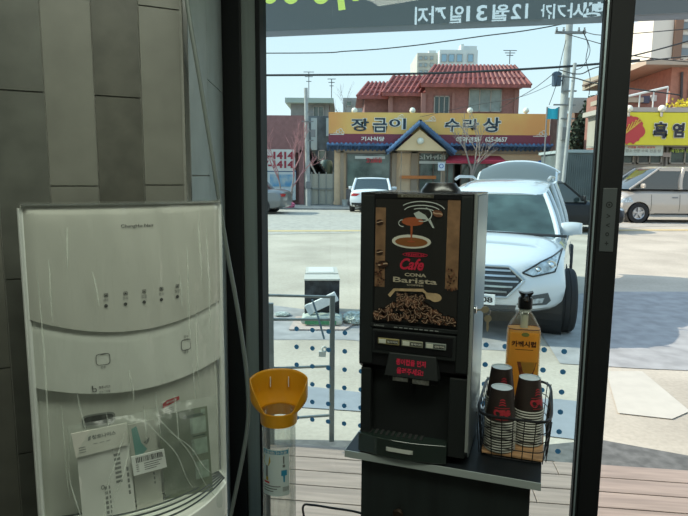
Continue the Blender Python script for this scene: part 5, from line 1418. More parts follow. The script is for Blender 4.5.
mb.build('gable_roof', bluet, rest, world=True)
p = at(420.5, 141, YG - .15); mb = MB(); mb.lathe([(0.0, -.17), (.10, -.14), (.16, -.06), (.17, .0), (.15, .08), (.09, .14), (0, .17)], 16, Matrix.Translation((p.x, YG - .16, p.z)), cap=False); mb.build('porch_lamp', mat('lamp_globe', (.75, .74, .62), .4), rest, world=True, smooth=True)
mb = MB()
for px in (401, 443): wbox(mb, px - 1, 151, px + 1, 206, YG + .05, YG + .15, G)
mb.build_each('porch_post', brown, rest, world=True)
# red awning right of the door
mb = MB(); a = at(450, 155, YR - .1); c = at(500, 156, YR - .1); a2 = at(446, 160.5, YR - 1.0); c2 = at(506, 161, YR - 1.0)
mb.add([tuple(a), tuple(c), tuple(c2), tuple(a2), (a2.x, a2.y, a2.z - .14), (c2.x, c2.y, c2.z - .14)], [(0, 3, 2, 1), (3, 4, 5, 2)])
aw = mb.build('awning', mat('red_awning', (.40, .03, .06), .7), rest, world=True)
window(rest, 452, 162, 503, 200, YR - .02, mat('timber_brown', (0, 0, 0)), nm=3)
# the sign board
sg = bthing('shop_sign', 'long orange and purple restaurant signboard with Korean lettering', 'sign', 440, YR - .9)
sg.location.z = at(440, 144, YR - .9).z
YS = YR - .5
mb = MB(); wbox(mb, 328.5, 114, 550.5, 144, YS, YS + .25); mb.build('board', mat('sign_orange', (.74, .33, .10), .6, var=.15, scale=.35, col2=(.76, .50, .14)), sg, world=True)
mb = MB(); wbox(mb, 328.5, 135.5, 550.5, 144, YS - .012, YS); mb.build('purple_band', mat('sign_purple', (.20, .035, .06), .6), sg, world=True)
def wtext(mb, s_, px0, py0, px1, py1, Y, bold=.03, shear=0): x0, z0, x1, z1 = R4(px0, py0, px1, py1, Y); put_text(mb, s_, x0, z0, x1, z1, Y, bold, shear=shear)
L1 = [('장', 351, 118.5, 369, 131), ('금', 373, 118, 387, 132), ('이', 389, 118.5, 406, 129), ('수', 444.5, 118.5, 460, 131.5), ('라', 463, 119, 479, 130), ('상', 482.5, 117.5, 501, 132)]
mb = MB(); [wtext(mb, c_, a - .6, b_ - .4, d_ + .6, e_ + .5, YS - .02, .075) for c_, a, b_, d_, e_ in L1]; mb.build('letter_outline', mat('sign_white', (.78, .76, .66), .6), sg, world=True)
mb = MB(); [wtext(mb, c_, a, b_, d_, e_, YS - .035, .02) for c_, a, b_, d_, e_ in L1]; mb.build('lettering', mat('sign_navy', (.01, .03, .05), .6), sg, world=True)
mb = MB(); wtext(mb, '기사식당', 361, 136.7, 384.5, 141, YS - .03, .03); wtext(mb, '예약전화', 456, 136.8, 480, 142.5, YS - .03, .03); wtext(mb, '625-0657', 485, 137.2, 507.5, 141.8, YS - .03, .03)
for (cx_, cy_, s_) in ((338, 133, 1.0), (400, 117.5, .7), (431, 120, .8), (541, 135, 1.0)):
    for (dx_, dy_, r_) in ((-3, .6, 1.2), (0, -1.2, 1.9), (2.6, -2.6, 2.0), (4.6, -.4, 1.6)):
        c_ = at(cx_ + dx_ * s_, cy_ + dy_ * s_, YS - .02); rr_ = r_ * s_ / F * YR; mb.ringflat(c_.x, c_.z, rr_, rr_, rr_ * .28, YS - .022, 14)
    a = at(cx_ - 8 * s_, cy_ + 1.5 * s_, YS); c_ = at(cx_ + 6 * s_, cy_ + 1.8 * s_, YS); mb.box(a.x, c_.x, YS - .024, YS - .02, c_.z, c_.z + .03)
mb.build('small_lettering', mat('sign_white', (0, 0, 0)), sg, world=True)
mb = MB(); p = at(521, 131, YS); 
for k in range(11):
    px = 352 + k * 19
gl_m = mat('lamp_globe', (0, 0, 0))
def globe(px, py, Y, label, grp):
    p = at(px, py, Y); t = thing('globe_lamp', label, 'lamp', (p.x, Y, p.z - .16), 0, grp)
    b = MB(); b.lathe([(0, -.15), (.09, -.12), (.145, -.05), (.15, 0), (.13, .075), (.075, .13), (0, .15)], 16, Matrix.Translation((0, 0, .19)), cap=False); b.build('globe', gl_m, t, smooth=True)
    b = MB(); b.lathe([(.05, -.12), (.05, .06)], 8); b.build('stand', mat('lamp_stand', (.4, .38, .33), .5), t)
for px, s_ in ((354.5, 'round white lamp on the left end of the orange signboard'), (412.5, 'round white lamp above the middle of the orange signboard left of the gable peak'), (470, 'round white lamp on the orange signboard behind the bare tree top'), (526, 'round white lamp on the right end of the orange signboard')):
    globe(px, 111.2, YR - .4, s_, 'round lamps along the orange signboard')

# brick house behind
YB = 37.5
brick = mat('red_brown_brick', (.30, .15, .135), .85, var=.12, scale=6)
rtile = mat('red_roof_tile', (.27, .075, .065), .6, var=.25, scale=3)
hs = bthing('brick_house', 'two-storey red brick house with red tiled roofs behind the restaurant', 'house', 450, YB + 1)
mb = MB(); wbox(mb, 424, 84, 519, 150, YB, YB + 7, G); wbox(mb, 388, 92, 425, 150, YB + .8, YB + 7, G); wbox(mb, 364, 94, 392, 150, YB + 1.6, YB + 7, G); mb.build('wall', brick, hs, world=True)
mb = MB(); wbox(mb, 420, 93, 426, 150, YB - .25, YB, G); wbox(mb, 450.5, 93, 455, 150, YB - .12, YB, G); wbox(mb, 512, 90, 519.5, 150, YB - .12, YB, G); wbox(mb, 388, 94, 393, 150, YB + .5, YB + .8, G); mb.build_each('brick_pier', mat('pink_brick', (.32, .17, .15), .85), hs, world=True)
def mansard(pxt0, pyt, pxt1, pxb0, pyb, pxb1, Y, name='roof'):
    mb = MB(); T0, T1 = at(pxt0, pyt, Y), at(pxt1, pyt, Y); B0, B1 = at(pxb0, pyb, Y - .7), at(pxb1, pyb, Y - .7)
    mb.add([(B0.x, Y - .7, B0.z), (B1.x, Y - .7, B1.z), (T1.x, Y + .6, T1.z), (T0.x, Y + .6, T0.z), (B0.x, Y + 6, B0.z), (T0.x, Y + 5, T0.z), (B1.x, Y + 6, B1.z), (T1.x, Y + 5, T1.z)], [(0, 1, 2, 3), (0, 3, 5, 4), (1, 6, 7, 2), (3, 2, 7, 5), (0, 4, 6, 1)])
    n = int((B1.x - B0.x) / .32)
    for k in range(n + 1):
        f = k / n; mb.tube([(B0.x + (B1.x - B0.x) * f, Y - .74, B0.z), (T0.x + (T1.x - T0.x) * f, Y + .6, T0.z + .03)], .09, 6)
    for q in (.33, .66): 
        a = B0.lerp(T0, q); c_ = B1.lerp(T1, q); mb.tube([(a.x, Y - .7 + 1.3 * q - .05, a.z), (c_.x, Y - .7 + 1.3 * q - .05, c_.z)], .05, 6)
    mb.box(B0.x, B1.x, Y - .78, Y - .68, B0.z - .18, B0.z + .02)
    return mb.build(name, rtile, hs, world=True)
mansard(437, 63.5, 517, 421, 84, 531, YB); mansard(395, 74, 436, 382, 93, 424, YB + .8); mansard(369, 81, 392, 357, 96, 390, YB + 1.6)
wgm = mat('house_window_glass', (.20, .25, .24), .2, var=.3, scale=1.5)
window(hs, 468, 89, 502, 112, YB - .02, mat('pale_window_frame', (.35, .33, .3), .6), gl=wgm, nm=3); window(hs, 433.5, 96, 449.5, 114, YB - .02, mat('pale_window_frame', (0, 0, 0)), gl=mat('dark_teal_glass', (.05, .08, .08), .2), nm=3)
def antenna(px, py0, py1, Y, label, w=5):
    a = at(px, py1, Y); b_ = at(px, py0, Y); t = thing('roof_antenna', label, 'antenna', a, 0)
    mb = MB(); h_ = b_.z - a.z; mb.tube([(0, 0, 0), (0, 0, h_)], .03, 6); s_ = w / F * Y
    for k, q in enumerate((1.0, .82, .64)[:2 if w > 8 else 3]): mb.tube([(-s_ * (1 - .25 * k), 0, h_ * q), (s_ * (1 - .25 * k), 0, h_ * q)], .025, 6)
    mb.build('mast', mat('antenna_grey', (.12, .13, .13), .5, .5), t)
antenna(509.5, 50.5, 64, YB + 2, 'T-shaped aerial mast on the roof of the brick house', 6.5)
antenna(308.8, 72, 98, 41, 'aerial mast above the flat-roofed grey house left of the restaurant', 5)
antenna(331.5, 79, 98, 39.2, 'thin pale aerial at the right edge of the flat-roofed grey house', 4)
# grey house with flat roof
gh = bthing('grey_house', 'grey house with a flat pale green roof edge left of the restaurant', 'house', 308, 39)
mb = MB(); wbox(mb, 291, 103, 329, 160, 39, 44, G); mb.build('wall', mat('grey_render', (.27, .27, .26), .9, var=.1, scale=3), gh, world=True)
mb = MB(); wbox(mb, 285, 98, 333.5, 102.5, 38.4, 44.5); mb.build('roof', mat('pale_green_roof', (.36, .43, .38), .7), gh, world=True)
window(gh, 313, 106, 324, 118, 38.98, mat('pale_window_frame', (0, 0, 0)), nm=2)
# distant apartment block
ap_ = bthing('apartment_building', 'pale apartment tower rising far behind the brick house', 'building', 447, 95)
mb = MB(); wbox(mb, 416, 53, 440, 110, 95, 105, G); mb.build('wall', mat('cream_concrete', (.52, .50, .44), .9), ap_, world=True)
mb = MB(); wbox(mb, 438, 50, 478, 110, 93, 105, G); wbox(mb, 461, 44, 464, 52, 94, 96); wbox(mb, 461, 46, 477, 50, 96, 103); wbox(mb, 429, 50.5, 436, 54, 97, 99); mb.build_each('tower_block', mat('white_concrete', (.60, .62, .60), .9), ap_, world=True)
for k, px in enumerate((419, 424, 430)): 
    for r_ in range(3): window(ap_, px, 56 + r_ * 7, px + 3.5, 60 + r_ * 7, 94.9, mat('pale_window_frame', (0, 0, 0)), gl=mat('far_window', (.30, .36, .38), .4), nm=1)
for px in (441, 448.5, 456.5, 467.5): window(ap_, px, 54, px + 6, 62, 92.9, mat('pale_window_frame', (0, 0, 0)), gl=mat('far_window_blue', (.28, .42, .52), .4), nm=1)
# a low grey block peeping behind bare tree
fb = bthing('apartment_building', 'small grey block behind the bare tree left of the brick house', 'building', 355, 70); mb = MB(); wbox(mb, 343, 98, 366, 120, 70, 76, G); mb.build('wall', mat('grey_render', (0, 0, 0)), fb, world=True)
window(fb, 346, 101, 352, 106, 69.9, mat('pale_window_frame', (0, 0, 0)), nm=1); window(fb, 356, 101, 362, 106, 69.9, mat('pale_window_frame', (0, 0, 0)), nm=1)

# left shop with phone numbers
YL = 30.0
ls = bthing('shop_building', 'maroon-fronted shop with phone numbers at the left', 'building', 270, YL)
mb = MB(); wbox(mb, 225, 115.5, 304, 152, YL, YL + 1.3); wbox(mb, 225, 150, 304, 207, YL + .3, YL + 1.3, G); wbox(mb, 299, 150, 304, 207, YL, YL + .3, G); mb.build('wall', mat('maroon_cladding', (.25, .125, .12), .8, var=.1, scale=5), ls, world=True)
mb = MB(); wbox(mb, 225, 149.5, 295, 170.5, YL - .04, YL + .0); ns = mb.build('number_board', mat('board_white', (.62, .62, .58), .6), ls, world=True)
mb = MB(); wtext(mb, '626-1414', 252, 151.5, 293.5, 159, YL - .06, .05); wtext(mb, '627-1414', 252, 160.5, 293.5, 168, YL - .06, .05); mb.build('number_lettering', mat('maroon_ink', (.30, .03, .05), .6), ns, world=True)
mb = MB(); wbox(mb, 225, 170.5, 296, 182, YL + .02, YL + .3); mb.build('blue_fascia', mat('fascia_blue', (.03, .10, .25), .6), ls, world=True)
mb = MB(); wbox(mb, 267, 172, 295.5, 200, YL - .02, YL + .2); wi = mb.build('poster_frame', mat('poster_frame_white', (.55, .6, .6), .5), ls, world=True)
mb = MB(); wbox(mb, 270, 174.5, 293, 186.5, YL - .05, YL - .01); mb.build('poster', mat('blue_poster', (.10, .30, .50), .5, var=.5, scale=2.5, col2=(.45, .52, .50)), wi, world=True)
mb = MB(); wbox(mb, 270, 189, 293, 198, YL - .05, YL - .01); mb.build('poster', mat('pale_poster', (.50, .58, .62), .5, var=.3, scale=3), wi, world=True)
# alley: gate walls, stair, clutter
al = bthing('alley_gate', 'pale metal gate panels closing the alley beside the maroon shop', 'gate', 315, 30.2)
mb = MB(); wbox(mb, 304.5, 174, 318, 205, 30.2, 30.3, G); wbox(mb, 319.5, 174, 333, 205, 30.2, 30.3, G); mb.build_each('gate_panel', mat('cream_gate', (.46, .43, .35), .7, var=.06), al, world=True)
mb = MB(); [wbox(mb, x_, 172, x_ + 1.2, 205, 30.1, 30.2, G) for x_ in (304, 311, 318.4, 325.5, 332.5)]; wbox(mb, 304, 188, 333.5, 189.2, 30.1, 30.2); mb.build_each('gate_bar', mat('gate_grey', (.3, .3, .27), .6), al, world=True)
stt = bthing('stair', 'dark outdoor stair with a white handrail in the alley', 'stair', 315, 31.8)
mb = MB()
for k in range(12):
    a = at(304 + k * 1.8, 148 + k * 2.6, 31.6); mb.box(a.x - .1, a.x + .35, 31.4, 32.6, G, a.z)
mb.build('steps', mat('dark_stair', (.04, .045, .05), .9), stt, world=True)
mb = MB(); a = at(303.5, 150, 31.3); c_ = at(317.5, 177, 31.3); mb.tube([tuple(a), tuple(c_)], .045, 8); mb.build('handrail', mat('rail_white', (.62, .65, .62), .5), stt, world=True)
bk_ = bthing('alley_building', 'dark grey building at the back of the alley', 'building', 320, 35.5); mb = MB(); wbox(mb, 303, 116, 336, 180, 35.5, 37, G); mb.build('wall', mat('dark_alley_grey', (.11, .13, .14), .9, var=.35, scale=1.5), bk_, world=True)  # dark mottled grey wall
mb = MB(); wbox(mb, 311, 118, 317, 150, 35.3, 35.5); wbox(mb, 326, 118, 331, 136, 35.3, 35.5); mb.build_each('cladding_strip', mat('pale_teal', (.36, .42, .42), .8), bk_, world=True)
window(bk_, 318, 150, 326, 160, 35.4, mat('pale_window_frame', (0, 0, 0)), nm=1)
tk = bthing('water_tank', 'dark green round water tank behind the alley gate', 'tank', 326, 33.8); tk.location.z = at(326, 174, 33.8).z; mb = MB(); mb.lathe([(0, 0), (.35, 0), (.38, .3), (.36, .65), (.28, .78), (0, .82)], 20, cap=False); mb.build('tank_body', mat('dark_green_tank', (.03, .07, .07), .5), tk, smooth=True)
# stand under the tank
mb = MB(); mb.box(-.35, .35, -.3, .3, G - tk.location.z, 0); mb.build('tank_stand', mat('dark_alley_grey', (0, 0, 0)), tk)
# small pavement things
pt = bthing('plant_pot', 'pale bucket standing at the corner of the restaurant wall', 'bucket', 347 - 2, 29.3); mb = MB(); mb.lathe([(0, 0), (.12, 0), (.16, .35), (.17, .36), (.14, .36), (.12, .05), (0, .05)], 16, cap=False); mb.build('bucket_body', mat('pale_bucket', (.55, .58, .55), .5), pt, smooth=.7); pt.name = 'bucket'
pk = bthing('bundle', 'pink bundle lying at the foot of the left tree', 'bundle', 289, 26.9); pk.location.z = gz(26.9); crum(.28, .2, .35, 12).build('cloth', mat('pink_cloth', (.60, .16, .26), .8), pk)
st_ = bthing('standing_sign', 'small white and blue notice beside the restaurant door', 'sign', 441.5, 28.6); mb = MB(); wbox(mb, 438, 162.5, 445, 170.5, 28.45, 28.5); mb.build('panel', mat('notice_white', (.62, .66, .70), .5), st_, world=True)
mb = MB(); a = at(441.5, 170, 28.5); mb.box(a.x - .03, a.x + .03, 28.5, 28.55, G, a.z + .2); mb.build('post', brown, st_, world=True); a = at(441.5, 166, 28.4); mb = MB(); mb.ringflat(a.x, a.z, .11, .11, .035, 28.44); mb.build('blue_ring', mat('notice_blue', (.03, .12, .4), .5), st_, world=True)
# kerb/pavement in front of the far buildings
mb = MB(); mb.box(-30, 30, 26.4, 30.2, -.06, .02); struct(mb, 'ground_pavement', mat('grey_pavement', (.13, .145, .155), .9, var=.15, scale=3))

# ================================================================== bare trees
barkm = mat('pale_bark', (.30, .25, .22), .9); bark2 = mat('reddish_twigs', (.42, .20, .20), .9); bark3 = mat('grey_twigs', (.16, .15, .14), .9)
def tree(name, label, px, Y, pyb, pyt, m, seed, spread=.9, trunk=.3, r0=.05, zb_=None, levels=4, lean=0):
    p = at(px, pyb, Y); z0 = p.z if zb_ is None else zb_
    H_ = at(px, pyt, Y).z - z0
    t = thing(name, label, 'tree', (p.x, Y, z0), 0); r_ = random.Random(seed); tr = MB(); tw = MB()
    def br(b, P, d, L_, r, lv):
        pts = [P]; q = P.copy()
        for k in range(4):
            d = (d + Vector((r_.uniform(-.12, .12), r_.uniform(-.12, .12), .04))).normalized(); q = q + d * L_ / 4; pts.append(q.copy())
        b.tube(pts, [r * (1 - .12 * k) for k in range(5)], 5)
        if lv > 0:
            for k in range(3 if lv > 1 else 4):
                a = r_.uniform(0, 2 * PI); nd = (d + Vector((math.cos(a), math.sin(a) * .6, r_.uniform(-.1, .35))) * spread * r_.uniform(.6, 1.1)).normalized()
                br(tw, pts[r_.choice((2, 3, 4))] if k else pts[4], nd, L_ * r_.uniform(.55, .8), r * .55, lv - 1)
    br(tr, Vector((0, 0, 0)), Vector((lean, 0, 1)).normalized(), H_ * trunk, r0, levels)
    zmax = max(v[2] for v in tw.v); k = H_ / max(zmax, .1)
    if k < 1.0 or k > 1.1:
        tw.v = [(v[0] * min(1.3, k), v[1] * min(1.3, k), v[2] * k) for v in tw.v]; tr.v = [(v[0] * min(1.3, k), v[1] * min(1.3, k), v[2] * k) for v in tr.v]
    tr.build('trunk', barkm if m is not bark3 else bark3, t, smooth=True); tw.build('branches', m, t, smooth=True)
    return t
tree('bare_tree', 'pale bare tree standing in front of the restaurant, right of its door', 473, 28.3, 199, 110, barkm, 21, .75, .30, .075, zb_=.04)
tree('bare_tree', 'bare tree with reddish twigs in front of the maroon shop', 291, 28.2, 204, 117, bark2, 5, .6, .36, .06, zb_=.04)
tree('bare_tree', 'second bare reddish sapling leaning beside the maroon shop tree', 281.5, 29.2, 204, 122, bark2, 9, .55, .36, .045, zb_=.04)
tree('bare_tree', 'dark twiggy treetop showing between the grey house and brick house', 349.5, 54, 150, 85, bark3, 33, .8, .4, .12, zb_=G)
tree('bare_tree', 'bare twiggy tree behind the utility poles at the right', 578, 44, 160, 100, bark3, 14, .9, .35, .12, zb_=G)

# ================================================================== utility poles and wires
pole_m = mat('concrete_pole', (.36, .37, .36), .85, var=.1, scale=5)
def pole(label, pxb, pyb, pxt, pyt, Y, r0, r1, zb_=G):
    b_ = at(pxb, pyb, Y); t_ = at(pxt, pyt, Y); t = thing('utility_pole', label, 'utility pole', (b_.x, Y, zb_), 0)
    mb = MB(); mb.tube([(0, 0, 0), (t_.x - b_.x, 0, t_.z - zb_)], [r0, r1], 12); mb.build('pole', pole_m, t, smooth=True)
    return t, Vector((t_.x - b_.x, 0, t_.z - zb_))
p1, tp1_ = pole('slim grey utility pole in front of the alley gate', 308.5, 205, 305.8, 88, 28.8, .13, .09)
mb = MB(); 
for k in range(4): mb.box(-.02 - .3 * (k == 2), .25, -.14, -.10, 3.2 + .45 * k, 3.26 + .45 * k)
mb.box(.12, .34, -.16, .0, 3.4, 3.75); mb.box(-.12, .12, -.17, -.13, .9, 1.25); mb.build('pole_fittings', mat('fitting_grey', (.2, .2, .2), .6), p1)
p2, t2 = pole('tall concrete utility pole with crossarm, right of the brick house', 557.5, 196, 569.5, 24.5, 22, .17, .12)
mb = MB()
u_ = t2.normalized()
def onp2(q): return t2 * q
a = onp2(.955); mb.box(a.x - .55, a.x + .55, -.2, -.1, a.z - .04, a.z + .04)
for dx_ in (-.5, -.25, .3, .5): mb.lathe([(.03, 0), (.05, .05), (.02, .1), (.04, .13), (0, .15)], 10, Matrix.Translation((a.x + dx_, -.15, a.z + .04)))
mb.build('crossarm', mat('fitting_grey', (0, 0, 0)), p2)
a = onp2(.72); mb = MB(); mb.lathe([(0, 0), (.16, .0), (.17, .45), (.10, .5), (0, .5)], 16, Matrix.Translation((a.x - .35, -.05, a.z - .2)), cap=False); mb.box(a.x - .3, a.x, -.05, .05, a.z - .02, a.z + .02); mb.build('transformer', mat('transformer_dark', (.05, .08, .12), .5), p2, smooth=.6)
mb = MB(); a = onp2(.72); 
for k in range(3): c_ = onp2(.66 - .07 * k); mb.box(c_.x - .15 - .3 * (k == 1), c_.x + .35, -.22, -.15, c_.z, c_.z + .05)
c_ = onp2(.45); mb.box(c_.x - .1, c_.x + .18, -.3, -.12, c_.z - .25, c_.z + .2); mb.build('pole_fittings', mat('fitting_grey', (0, 0, 0)), p2)
p3, t3 = pole('thinner leaning steel pole beside the tall concrete pole', 561, 196, 575, 63, 21.4, .07, .06)
wire = mat('black_wire_rubber', (.015, .018, .02), .6)
def cable(label, pts, r, grp='overhead wires across the street'):
    P = [at(*p) for p in pts]; c = P[0]; mb = MB(); mb.tube(smooth_pts([Vector(p) for p in P], 8), r, 5)
    o = mb.build('overhead_wire', wire, smooth=True); tag(o, label, 'wire', grp)
cable('thick dark overhead cable running level above the brick house roof', [(-150, 77, 24), (265, 75.3, 23), (400, 74, 22.5), (480, 71.5, 22), (567, 66.5, 21.8), (640, 60, 21)], .042)
cable('thin overhead wire rising to the right below the banner', [(-150, 52, 20), (265, 53.2, 18), (350, 51, 17.5), (410, 46, 17), (480, 36.5, 16.5), (550, 26.5, 16), (700, -5, 15)], .016)
cable('thin wire sloping from the tall pole crossarm down past the right house', [(556, 31, 21.8), (605, 45, 20), (650, 58, 19), (900, 80, 18)], .014)
cable('wire running right from the crossarm just below the banner edge', [(583, 31, 21.8), (600, 35, 20.5), (640, 33, 20), (900, 10, 18)], .014)
cable('wire rising from the right edge across the sunlit brick house', [(628, 57, 17), (660, 49, 17), (700, 38, 17), (800, 12, 17)], .020)
cable('wire looping down beside the tall pole', [(583, 32, 21.8), (588, 45, 21.8), (586, 60, 21.8), (590, 78, 21.8), (589, 95, 21.8)], .014)
cable('thin wire hanging left of the tall pole toward the tarpaulin', [(566, 40, 21.8), (561, 60, 21.8), (556, 85, 21.8), (549, 105, 21.8)], .012)
cable('slack wire from the transformer to the brick house eaves', [(553, 74, 21.8), (535, 88, 24), (518, 98, 27), (500, 108, 30)], .013)
cable('wire bundle sloping from the transformer behind the door post', [(558, 76, 21.8), (575, 78, 21), (600, 84, 20), (680, 95, 19)], .022)
cable('sagging wire between the poles and the right house terrace', [(560, 70, 21.8), (580, 74, 21), (604, 66, 20), (700, 55, 19)], .02)
cable('pale diagonal wire across the orange signboard top', [(420, 117, 28), (470, 106, 26.5), (520, 97, 24), (556, 82, 22)], .01)
cable('wire dropping from the crossarm tip to the thin pole', [(583, 31, 21.8), (590, 50, 21.6), (583, 66, 21.5), (575, 70, 21.4)], .012)

# ================================================================== right side
cn = bthing('storage_container', 'grey-green metal storage shed behind the dark sedan', 'shed', 590, 24)
mb = MB(); x0, z0, x1, z1 = R4(563, 153, 612, 205, 24); mb.box(x0, x1, 24, 27, G, z1)
n = 22
for k in range(n): xx = x0 + (x1 - x0) * k / n; mb.box(xx, xx + (x1 - x0) / n * .5, 23.96, 24, G, z1 - .1)
mb.build('shed_wall', mat('shed_grey_green', (.13, .16, .16), .7, var=.15, scale=1.5), cn, world=True)
mb = MB(); mb.box(x0 - .1, x1 + .1, 23.9, 27.1, z1, z1 + .12); mb.build('shed_roof', mat('pale_teal', (0, 0, 0)), cn, world=True)
tr_ = bthing('tarpaulin', 'bright turquoise tarpaulin hung behind the tall pole', 'tarpaulin', 552, 24.5); tr_.location.z = at(552, 120, 24.5).z
mb = MB(); x0, z0, x1, z1 = R4(546.5, 107, 559, 119, 24.5); mb.grid(8, 6, lambda u, v: (x0 + (x1 - x0) * u, 24.5 + .05 * math.sin(9 * u), z0 + (z1 - z0) * v - .08 * math.sin(PI * u) * v)); mb.build('sheet', mat('turquoise_sheet', (.02, .42, .55), .6), tr_, world=True, smooth=3.0)
mb = MB(); mb.tube([(x0, 24.5, G), (x0, 24.5, z1), (x1, 24.5, z1), (x1, 24.5, G)], .03, 6); mb.build('support_frame', mat('fitting_grey', (0, 0, 0)), tr_, world=True)
# evergreen clumps over the shed
leafm = mat('dark_leaf', (.045, .065, .04), .8, var=.4, scale=6)
def shrub(label, px, py0, py1, wpx, Y, seed, n=900):
    p = at(px, py1, Y); q = at(px, py0, Y); H_ = q.z - G; t = thing('evergreen_tree', label, 'tree', (p.x, Y, G)); r_ = random.Random(seed)
    mb = MB(); mb.tube([(0, 0, 0), (0, 0, H_ * .75)], [.12, .05], 8); mb.build('trunk', bark3, t)
    mb = MB(); W_ = wpx / F * Y / 2; zc = (p.z + q.z) / 2 - G; hh = (q.z - p.z) / 2
    for k in range(n):
        a = r_.uniform(0, 2 * PI); e = math.asin(r_.uniform(-1, 1)); R_ = r_.uniform(.65, 1.05)
        c_ = Vector((W_ * R_ * math.cos(e) * math.cos(a), W_ * R_ * math.cos(e) * math.sin(a) * .7, zc + hh * R_ * math.sin(e)))
        d1 = Vector((r_.uniform(-1, 1), r_.uniform(-1, 1), r_.uniform(-1, 1))).normalized() * .13; d2 = d1.cross(Vector((r_.uniform(-1, 1), 1, .2))).normalized() * .07
        mb.quad(c_ - d1, c_ - d2, c_ + d1, c_ + d2)
    mb.build('foliage', leafm, t)
shrub('dark evergreen above the shed, next to the door post', 592, 96, 156, 32, 31.5, 2); shrub('smaller dark evergreen behind the tall pole', 577, 118, 156, 18, 31.6, 4, 500)
hsr = bthing('tiled_roof_house', 'old house with dark pitched roof above the shed', 'house', 595, 34)
mb = MB(); wbox(mb, 572, 112, 640, 160, 34, 38, G); mb.build('wall', mat('brown_brick_far', (.22, .14, .11), .9, var=.15, scale=2), hsr, world=True)
mb = MB(); a = at(568, 113, 33.5); c_ = at(640, 92, 33.5); mb.add([(a.x, 33.4, a.z), (c_.x, 33.4, a.z), (c_.x, 36, c_.z), (a.x + .6, 36, c_.z)], [(0, 1, 2, 3)]); mb.build('roof', mat('dark_roof', (.14, .13, .12), .8), hsr, world=True); window(hsr, 584, 122, 596, 136, 33.98, mat('pale_window_frame', (0, 0, 0)))
# round traffic mirror / blue plate
bp2 = thing('blue_plate_sign', 'small round blue sign by the end of the restaurant', 'sign', (at(540, 162, 28.9).x, 28.9, G)); mb = MB(); a = at(540, 163, 28.9); mb.lathe([(0, 0), (.13, 0), (.13, .03), (0, .03)], 20, Matrix.Translation((a.x, 28.86, a.z)) @ Matrix.Rotation(PI / 2, 4, 'X'), cap=False); mb.build('disc', mat('notice_blue', (0, 0, 0)), bp2, world=True)
mb = MB(); mb.tube([(0, 0, 0), (0, 0, a.z - G + .1)], .03, 8); mb.build('post', pole_m, bp2)
# sunlit brick house on the right
YQ = 27.5
orange_b = mat('orange_brick', (.42, .19, .13), .85, var=.1, scale=5)
rh = bthing('brick_house', 'orange-brown brick house with flat eaves above the yellow sign', 'house', 665, YQ)
x0, z0, x1, z1 = R4(668, 68, 760, 116, YQ); xl_, _, _, _ = R4(640, 68, 668, 116, YQ + 4)
mb = MB(); mb.add([(x0, YQ, G), (x1, YQ, G), (x1, YQ + 7, G), (xl_, YQ + 7, G), (xl_ - .6, YQ + 5, G), (x0, YQ, z1), (x1, YQ, z1), (x1, YQ + 7, z1), (xl_, YQ + 7, z1), (xl_ - .6, YQ + 5, z1)], [(0, 1, 6, 5), (1, 2, 7, 6), (2, 3, 8, 7), (3, 4, 9, 8), (4, 0, 5, 9), (5, 6, 7, 8, 9)]); mb.build('wall', orange_b, rh, world=True)
mb = MB(); e = .45; zt_ = z1; mb.add([(x0 - 1.5, YQ - .6, zt_), (x1, YQ - .6, zt_), (x1, YQ + 7.4, zt_), (xl_ - 1.8, YQ + 7.4, zt_), (x0 - 1.5, YQ - .6, zt_ + .2), (x1, YQ - .6, zt_ + .2), (x1, YQ + 7.4, zt_ + .6), (xl_ - 1.8, YQ + 7.4, zt_ + .6)], [(3, 2, 1, 0), (4, 5, 6, 7), (0, 1, 5, 4), (0, 4, 7, 3), (3, 7, 6, 2)]); mb.build('eaves', mat('eaves_cream', (.40, .33, .26), .8), rh, world=True)
mb = MB(); [mb.box(x0 - 1.3 + .33 * k, x0 - 1.15 + .33 * k, YQ - .55, YQ + 7, zt_ + .18, zt_ + .27 + .0 * k) for k in range(22)]; mb.build_each('roof_batten', mat('roof_brown', (.17, .12, .10), .8), rh, world=True)
mb = MB(); a = at(682, 72, YQ - .1); c_ = at(681, 112, YQ - .1); mb.tube([(a.x, YQ - .1, a.z), (c_.x, YQ - .1, c_.z)], .06, 8); mb.build('drainpipe', mat('pipe_dark', (.06, .05, .05), .6), rh, world=True)
window(rh, 687, 80, 720, 104, YQ - .02, mat('pale_window_frame', (0, 0, 0)))
tr2 = bthing('terrace_house', 'small brown brick terrace house with a sloping rail left of the orange house', 'house', 640, 26.6)
mb = MB(); wbox(mb, 612, 90, 668, 116, 26.6, 29.5, G); mb.build('wall', mat('terrace_brick', (.30, .14, .11), .85, var=.1, scale=4), tr2, world=True)
mb = MB(); a = at(612, 100, 26.2); c_ = at(668, 87, 26.2); mb.tube([tuple(a), tuple(c_)], .05, 8); [mb.tube([(q.x, 26.2, q.z), (q.x, 26.2, at(640, 112, 26.2).z)], .03, 6) for q in [a.lerp(c_, k / 4) for k in range(5)]]; mb.build('rail', mat('rail_white', (0, 0, 0)), tr2, world=True)
mb = MB(); a = at(606, 95, 26.4); c_ = at(630, 86, 26.4); mb.box(a.x, c_.x + .6, 26.3, 28, c_.z - .7, c_.z - .5); mb.build('ledge', mat('eaves_cream', (0, 0, 0)), tr2, world=True)
mb = MB(); wbox(mb, 643, 96, 650, 103, 26.45, 26.6); mb.build('meter_box', mat('meter_navy', (.05, .05, .09), .5), tr2, world=True); mb = MB(); wbox(mb, 651, 95, 657, 101, 26.45, 26.6); mb.build('meter_box', mat('meter_pale', (.5, .45, .42), .5), tr2, world=True)
